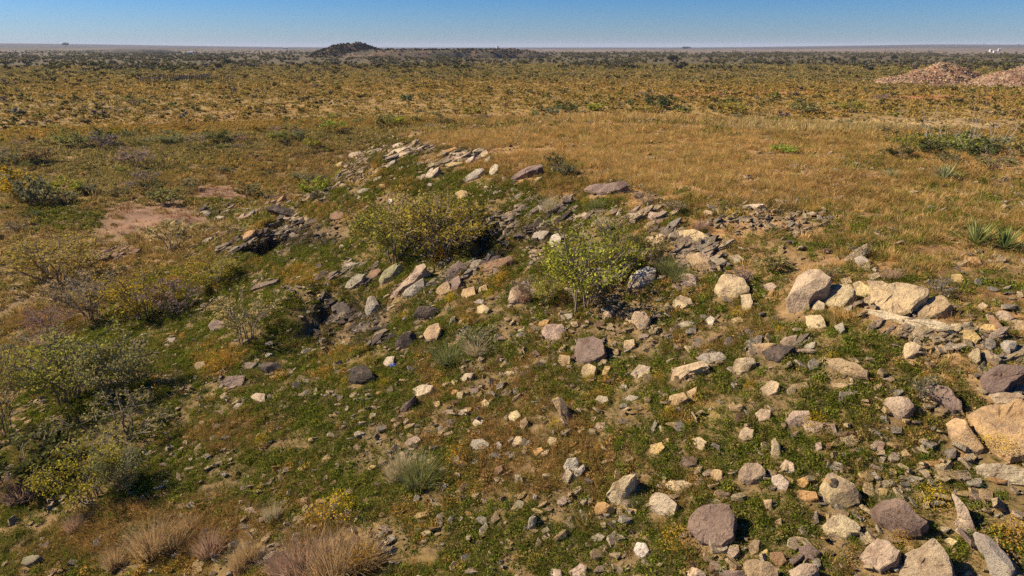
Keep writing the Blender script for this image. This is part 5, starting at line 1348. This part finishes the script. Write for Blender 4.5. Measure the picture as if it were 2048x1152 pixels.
# ------------------------------------------------------------------ bare pale trees behind the mesa
def bare_tree(u, v, h, label, seed, mat=M_BARKW, spread=.4):
    r = 78.0; d = ray(u, v); t = r / math.hypot(d[0], d[1]); x, y = d[0] * t, d[1] * t; z = float(height(np.array([x]), np.array([y]))[0])
    top = d[2] * t + h * r / F_PX; H = top - z; rr = random.Random(seed)
    root = bpy.data.objects.new('bare_tree', None); col.objects.link(root); root.location = (x, y, z); root.empty_display_size = .1
    V = []; F = []; pts = [Vector((rr.uniform(-.04, .04) * i * .5, rr.uniform(-.04, .04) * i, H * .62 * i / 5)) for i in range(6)]; tube(V, F, pts, .08, .04, 7)
    pts2 = [Vector((.15 + .09 * i, .05 * i, H * .6 * i / 5)) for i in range(6)]; tube(V, F, pts2, .05, .03, 6)
    mesh_obj('trunk', V, [tuple(f) for f in F], mat, root)
    V = []; F = []
    for p in (pts, pts2):
        for i in range(6):
            q = p[2 + i % 4]; a = rr.uniform(0, 6.28); L = H * rr.uniform(.18, .42); e = q + Vector((math.cos(a) * L * spread, math.sin(a) * L * spread, L)); m_ = q.lerp(e, .5) + Vector((rr.uniform(-.1, .1), rr.uniform(-.1, .1), -.06)); tube(V, F, [q, m_, e], .022, .008, 4)
            for k in range(3):
                q2 = m_.lerp(e, rr.random()); e2 = q2 + Vector((rr.uniform(-.4, .4), rr.uniform(-.4, .4), rr.uniform(.1, .6))); tube(V, F, [q2, e2], .008, .003, 3)
    mesh_obj('branches', V, [tuple(f) for f in F], mat, root)
    tag(root, label, 'bare tree', 'bare pale trees behind the mesa')
bare_tree(1944, 243, 46, 'thickest bare white trunked tree behind the mesa', 1)
bare_tree(1987, 244, 34, 'slim bare tree just right of the thickest white trunked one', 2)
bare_tree(2012, 249, 40, 'bare pale tree nearest the right edge', 3)
bare_tree(1892, 243, 30, 'small forked bare tree left of the thickest white one', 4)
bare_tree(1852, 242, 32, 'leftmost leaning bare tree behind the mesa', 5)
bare_tree(1812, 236, 26, 'low bare twiggy tree left of all the pale trunks', 6, M_BARK, .8)

# dead branch lying on the slope
a_, b_ = hit(886, 498), hit(945, 452); V = []; F = []
rr = random.Random(4); pts = [a_.lerp(b_, i / 7) + Vector((rr.uniform(-.06, .06), rr.uniform(-.06, .06), .10 + .05 * math.sin(i))) - a_ for i in range(8)]
tube(V, F, pts, .055, .02, 6)
for i in (2, 4, 5): tube(V, F, [pts[i], pts[i] + Vector((.25 - .1 * i, .3, .22))], .022, .008, 4)
o = mesh_obj('dead_branch', V, [tuple(f) for f in F], M_BARKW); o.location = a_; tag(o, 'long dead grey branch lying beside the large mesquite pair', 'branch')
# scrap of something blue in the small hollow
P = hit(789, 734); bm = bmesh.new(); bmesh.ops.create_icosphere(bm, subdivisions=3, radius=1)
for v_ in bm.verts: v_.co = Vector((v_.co.x * .13, v_.co.y * .08, v_.co.z * .07)) * (1 + .5 * mnoise.noise(v_.co * 2.5))
me = bpy.data.meshes.new('blue_scrap'); bm.to_mesh(me); bm.free(); me.materials.append(plain_mat('blue_plastic', (.06, .09, .36), .5))
o = bpy.data.objects.new('blue_scrap', me); col.objects.link(o); o.location = P + Vector((0, 0, .04)); tag(o, 'small crumpled blue scrap lying in the black hollow', 'litter')

# ------------------------------------------------------------------ corral fence far out on the plain
M_WOOD = plain_mat('weathered_wood', (.12, .095, .085)); M_RAIL = plain_mat('grey_rail', (.34, .30, .27))
rr = random.Random(9)
x0, y0 = at_dist(272, 335); x1, y1 = at_dist(462, 352)
fence = bpy.data.objects.new('corral_fence', None); col.objects.link(fence); fence.empty_display_size = .2
fence.location = (x0, y0, float(height(np.array([x0]), np.array([y0]))[0])); tag(fence, 'long dark wooden corral fence of many posts on the far left plain', 'fence')
def box(name, cx, cy, cz, sx, sy, sz, mat, parent, rz=0):
    V = [(sx * i / 2, sy * j / 2, sz * k / 2) for i in (-1, 1) for j in (-1, 1) for k in (-1, 1)]
    o = mesh_obj(name, V, [(0, 1, 3, 2), (4, 6, 7, 5), (0, 4, 5, 1), (2, 3, 7, 6), (0, 2, 6, 4), (1, 5, 7, 3)], mat, parent); o.location = (cx, cy, cz); o.rotation_euler = (0, 0, rz); return o
L_ = math.hypot(x1 - x0, y1 - y0); rz = math.atan2(y1 - y0, x1 - x0); np_ = 46; first = None
for i in range(np_):
    t = i / (np_ - 1); px_, py_ = (x1 - x0) * t, (y1 - y0) * t; H = rr.uniform(1.9, 2.7) * (1 if t < .75 else .8)
    gz_ = float(height(np.array([x0 + px_]), np.array([y0 + py_]))[0]) - fence.location.z
    o = box('post', px_, py_ + (rr.uniform(-.3, .3)), gz_ + H / 2 - .1, .24, .24, H, M_WOOD, fence, rr.uniform(0, 1))
for k in range(4):
    box('rail', (x1 - x0) * .38, (y1 - y0) * .38, .5 + k * .48, L_ * .74, .09, .16, M_WOOD if k < 3 else M_RAIL, fence, rz)
x2, y2 = at_dist(310, 352); x3, y3 = at_dist(410, 356)
fence2 = bpy.data.objects.new('corral_fence', None); col.objects.link(fence2); fence2.location = (x2, y2, float(height(np.array([x2]), np.array([y2]))[0])); fence2.empty_display_size = .2
tag(fence2, 'shorter second row of corral posts just behind the long fence', 'fence')
for i in range(26):
    t = i / 25; H = rr.uniform(2.2, 3.0); box('post', (x3 - x2) * t, (y3 - y2) * t, H / 2 - .1, .24, .24, H, M_WOOD, fence2, rr.uniform(0, 1))
for k in range(3): box('rail', (x3 - x2) / 2, (y3 - y2) / 2, .6 + k * .6, math.hypot(x3 - x2, y3 - y2), .09, .16, M_WOOD, fence2, math.atan2(y3 - y2, x3 - x2))

# ------------------------------------------------------------------ far farm buildings, poles, single trees
M_WHITE = plain_mat('white_siding', (.58, .57, .55), .6, .05, 1); M_ROOF = plain_mat('metal_roof', (.55, .54, .53), .5, .05, 1); M_GLASSY = plain_mat('dark_window', (.03, .035, .045), .2, .05, 1)
def barn(u, r, w, d_, h, label, dz=0, rz=.3):
    x, y = at_dist(u, r); z = float(height(np.array([x]), np.array([y]))[0]) + dz
    root = bpy.data.objects.new('farm_building', None); col.objects.link(root); root.location = (x, y, z); root.rotation_euler = (0, 0, rz); root.empty_display_size = .5
    box('wall', 0, 0, h / 2 - .5, w, d_, h + 1, M_WHITE, root)
    V = [(-w * .53, -d_ * .56, h), (w * .53, -d_ * .56, h), (w * .53, d_ * .56, h), (-w * .53, d_ * .56, h), (-w * .53, 0, h + d_ * .32), (w * .53, 0, h + d_ * .32)]
    mesh_obj('roof', V, [(0, 1, 5, 4), (2, 3, 4, 5), (0, 4, 3), (1, 2, 5), (0, 3, 2, 1)], M_ROOF, root)
    for k in (-1, 1): box('window', k * w * .25, -d_ / 2 - .03, h * .55, w * .14, .12, h * .3, M_GLASSY, root)
    box('door', 0, -d_ / 2 - .03, h * .35, w * .12, .12, h * .7, M_GLASSY, root)
    tag(root, label, 'farm building', 'far white farm buildings')
barn(383, 1500, 9, 5, 4.5, 'tiny white farm building far away on the left plain')
barn(1976, 2100, 5, 4, 3.5, 'left one of the three tiny white buildings at far right', 4)
barn(1985, 2080, 7, 4, 2.6, 'middle and lowest of three tiny white buildings at far right', 2, .1)
barn(1993, 2150, 5, 4, 4, 'right one of the three tiny white buildings at far right', 5, -.2)
barn(995, 5200, 16, 12, 14, 'single white building on the horizon at centre', 3)
barn(574, 4200, 26, 9, 5, 'long white building on the horizon left of the butte', 3)
M_POLE = plain_mat('grey_pole', (.16, .15, .15))
for u, r, H, lb in [(1960, 3300, 26, 'taller left utility pole on the right horizon'), (2029, 3300, 24, 'utility pole on the horizon nearest the right edge'), (1882, 3500, 18, 'smallest faint utility pole on the right horizon')]:
    x, y = at_dist(u, r); z = float(height(np.array([x]), np.array([y]))[0])
    root = bpy.data.objects.new('utility_pole', None); col.objects.link(root); root.location = (x, y, z); root.empty_display_size = .5
    box('pole', 0, 0, H / 2, 1.0, 1.0, H, M_POLE, root); box('crossarm', 0, 0, H * .9, 6, .6, .6, M_POLE, root)
    tag(root, lb, 'utility pole', 'utility poles on the horizon')
def far_tree(u, r, w, h, label, c=(.04,.045,.025)):
    x, y = at_dist(u, r); z = float(height(np.array([x]), np.array([y]))[0])
    root = bpy.data.objects.new('tree', None); col.objects.link(root); root.location = (x, y, z); root.empty_display_size = .5
    V = []; F = []; tube(V, F, [Vector((0, 0, -.5)), Vector((.1, 0, h * .3)), Vector((.2, .1, h * .7))], w * .05, w * .02, 6)
    for i in range(5):
        a = i * 1.3; tube(V, F, [Vector((.1, 0, h * .25)), Vector((math.cos(a) * w * .3, math.sin(a) * w * .3, h * .7))], w * .025, w * .01, 4)
    mesh_obj('trunk', V, [tuple(f) for f in F], M_BARK, root)
    cr = leafball('crown', 420, w * .5, h * .55, w * .055, int(u), mat=M_LEAF, fill=.2, link=True, zoff=h * .35); cr.parent = root; cr.color = c + (1,)
    tag(root, label, 'tree')
far_tree(1787, 900, 8, 7, 'dark round tree alone on the right plain above the mound')
far_tree(1705, 830, 7, 5, 'dark tree farther left of the red mound')
far_tree(1663, 840, 9, 5, 'widest dark tree on the right plain, left of the mound')
far_tree(1345, 760, 13, 8, 'tallest dark tree standing above the woods, right of centre')
far_tree(455, 620, 8, 5.5, 'dark green tree among the scrub behind the corral')
far_tree(138, 5200, 40, 26, 'dark tree clump standing on the left horizon')
far_tree(1370, 4800, 60, 16, 'low dark tree clump on the horizon right of centre')
far_tree(700, 1062, 5, 5, 'small tree on the top of the dark butte'); bpy.data.objects[-1] if False else None
# ------------------------------------------------------------------ the air over the plain
V = [(x, y, z) for x in (-23500, 23500) for y in (-23500, 23500) for z in (-18.5, 75)]
hm, nt, out = new_mat('haze_air')
pv = nt.nodes.new('ShaderNodeVolumePrincipled'); pv.inputs['Color'].default_value = (.74, .82, 1.0, 1); pv.inputs['Density'].default_value = 5.5e-5; pv.inputs['Anisotropy'].default_value = 0.0
nt.links.new(pv.outputs[0], out.inputs['Volume'])
hz_ = mesh_obj('haze', V, [(0, 1, 3, 2), (4, 6, 7, 5), (0, 4, 5, 1), (2, 3, 7, 6), (0, 2, 6, 4), (1, 5, 7, 3)], hm); tag(hz_, kind='stuff')
scene.cycles.volume_step_rate = 1.0
# ------------------------------------------------------------------ every label singles out its thing
LAND = [('the big cream ledge slab',1800,590),('the large split boulder',1605,580),('the central leafy green shrub',1165,560),('the large mesquite pair',850,460),
 ('the dark rock hollow',560,470),('the two white upright stones',1147,940),('the tall pointed cream slab',1240,985),('the huge orange outcrop',1980,860),
 ('the largest purple boulder',1420,1045),('the holed cream boulder',1680,980),('the biggest pink bottom slab',1850,1120),
 ('the smooth round pink stone',1503,945),('the long steep leaning slab',818,565),('the crusted purple boulder',1178,697),('the dark bare soil',700,655),
 ('the standing grey tan slab',1123,822),('the dark sided leaning pile',1540,700),('the cave like purple slab',1045,345),
 ('the flat purple ledge',1215,385),('the brightest yellow shrublet',680,1015),('the tallest tan grass clump',305,1070),
 ('the slabs leaning in threes',865,345),('the pointed black shadowed rock',743,610),('the golden yellow shrub',290,600),('the large spreading left shrub',170,760),
 ('the bright yellow lower left shrub',185,960),('the rock pile at right edge',2010,650),('the big rounded cream boulder',1462,570),('the long green grass clump',835,925),('the mossy bottom left stone',60,1118)]
LAND_FAR = [('the corral fence',365,148),('the dark butte',704,105),('the red mound',1888,145),('the rocky low ridge',905,110),('the pink bare soil',300,430),('the thickest bare white tree',1944,225),
 ('the rusty bare strip',1480,188),('the widest dark green shrub',1318,205),('the bright green rounded shrub',625,285),('the outcrop shoulder',720,310),('the olive left plain shrub',75,315),('the grassy mesa rim',1050,230),
 ('the left edge meadow',60,445),('the tiny bright yellow shrub',236,265),('the left photo edge',0,220),('the right photo edge',2048,215),('the grey leafless shrub',1765,195)]
DIRS = [('right of', 0), ('above right of', 45), ('above', 90), ('above left of', 135), ('left of', 180), ('below left of', 225), ('below', 270), ('below right of', 315)]
ORD = ['nearest', 'second nearest', 'third nearest', 'fourth nearest', 'fifth nearest', 'sixth nearest', 'seventh nearest', 'eighth nearest', 'ninth nearest', 'tenth nearest']
def auto_labels(items, noun_of, land, maxrank=6):
    """items: (object, descriptor, u, v); choose by landmark and direction, ranked by distance so that the words are true"""
    def rel(u, v, lu, lv):
        a = math.degrees(math.atan2(-(v - lv), u - lu)) % 360; return DIRS[int(((a + 22.5) % 360) // 45)][0]
    todo = list(items); cells = {}
    for it in todo:
        o, desc, u, v = it; opts = sorted((math.hypot(u - lu, (v - lv) * (1.0 if lv > 300 else 2.2)), nm, rel(u, v, lu, lv)) for nm, lu, lv in land)[:1]
        d, nm, r_ = opts[0]; cells.setdefault((desc, nm, r_), []).append((d, it))
    for (desc, nm, r_), L in cells.items():
        L.sort(key=lambda q: q[0])
        for i, (d, (o, _, u, v)) in enumerate(L):
            if len(L) == 1: lb = '%s %s %s' % (desc, r_, nm)
            elif i == len(L) - 1 and i > 1: lb = 'farthest %s %s %s' % (desc, r_, nm)
            elif i < 10: lb = '%s %s %s %s' % (ORD[i], desc, r_, nm)
            else: lb = 'farther %s %s %s, %s of that row' % (desc, r_, nm, ['left', 'middle', 'right'][i % 3])
            o['label'] = lb
rng_l = random.Random(3)
it = []
for (o, cn, form, (cu, cv, w, h), lab) in rock_things:
    if lab: o['label'] = lab; continue
    a = w * h; sz = 'large' if a > 2600 else 'medium' if a > 900 else 'small' if a > 330 else 'tiny'
    el = max(w, h) / max(min(w, h), 1)
    fm = 'upright stone' if form == 'u' else ('rounded stone' if form == 'b' and el < 1.5 else 'lumpy stone' if form == 'b' else ('long flat stone' if el > 2 else 'flat stone'))
    cw = {'green': 'lichen green', 'white': 'whitish', 'pink': 'pinkish', 'yellow': 'yellowish'}.get(cn, cn)
    it.append((o, '%s %s %s' % (sz, cw, fm), cu, cv))
auto_labels(it, None, LAND)
for q in rock_things: q[0]['group'] = 'rocks scattered on the slope' if q[3][1] > 330 else 'rocks of the upper outcrop'
it = []
for (root, cn, (u, v, w, h), lab, nm) in shrubs:
    root['category'] = 'shrub'; root['group'] = 'shrubs on the slope and mesa' if v > 300 and lab else 'shrubs of the plain'
    if lab: root['label'] = lab
    else: it.append((root, '%s %s shrub' % ('wide' if w > 55 else 'small' if w < 26 else 'middling', cn), u, v))
auto_labels(it, None, LAND_FAR)
it = []
for (o, cn, (u, v, w, h), lab, cat) in plants:
    o['group'] = 'long grass clumps' if cat == 'grass clump' else 'yellow and orange flowering plants'
    if lab: o['label'] = lab
    else: it.append((o, '%s %s' % (cn, 'grass clump' if cat == 'grass clump' else 'flowering plant'), u, v))
auto_labels(it, None, LAND + LAND_FAR)
labels_seen = {}
for o in list(scene.objects):
    if 'label' in o: labels_seen.setdefault(o['label'], []).append(o.name)
dups = {k: v for k, v in labels_seen.items() if len(v) > 1}
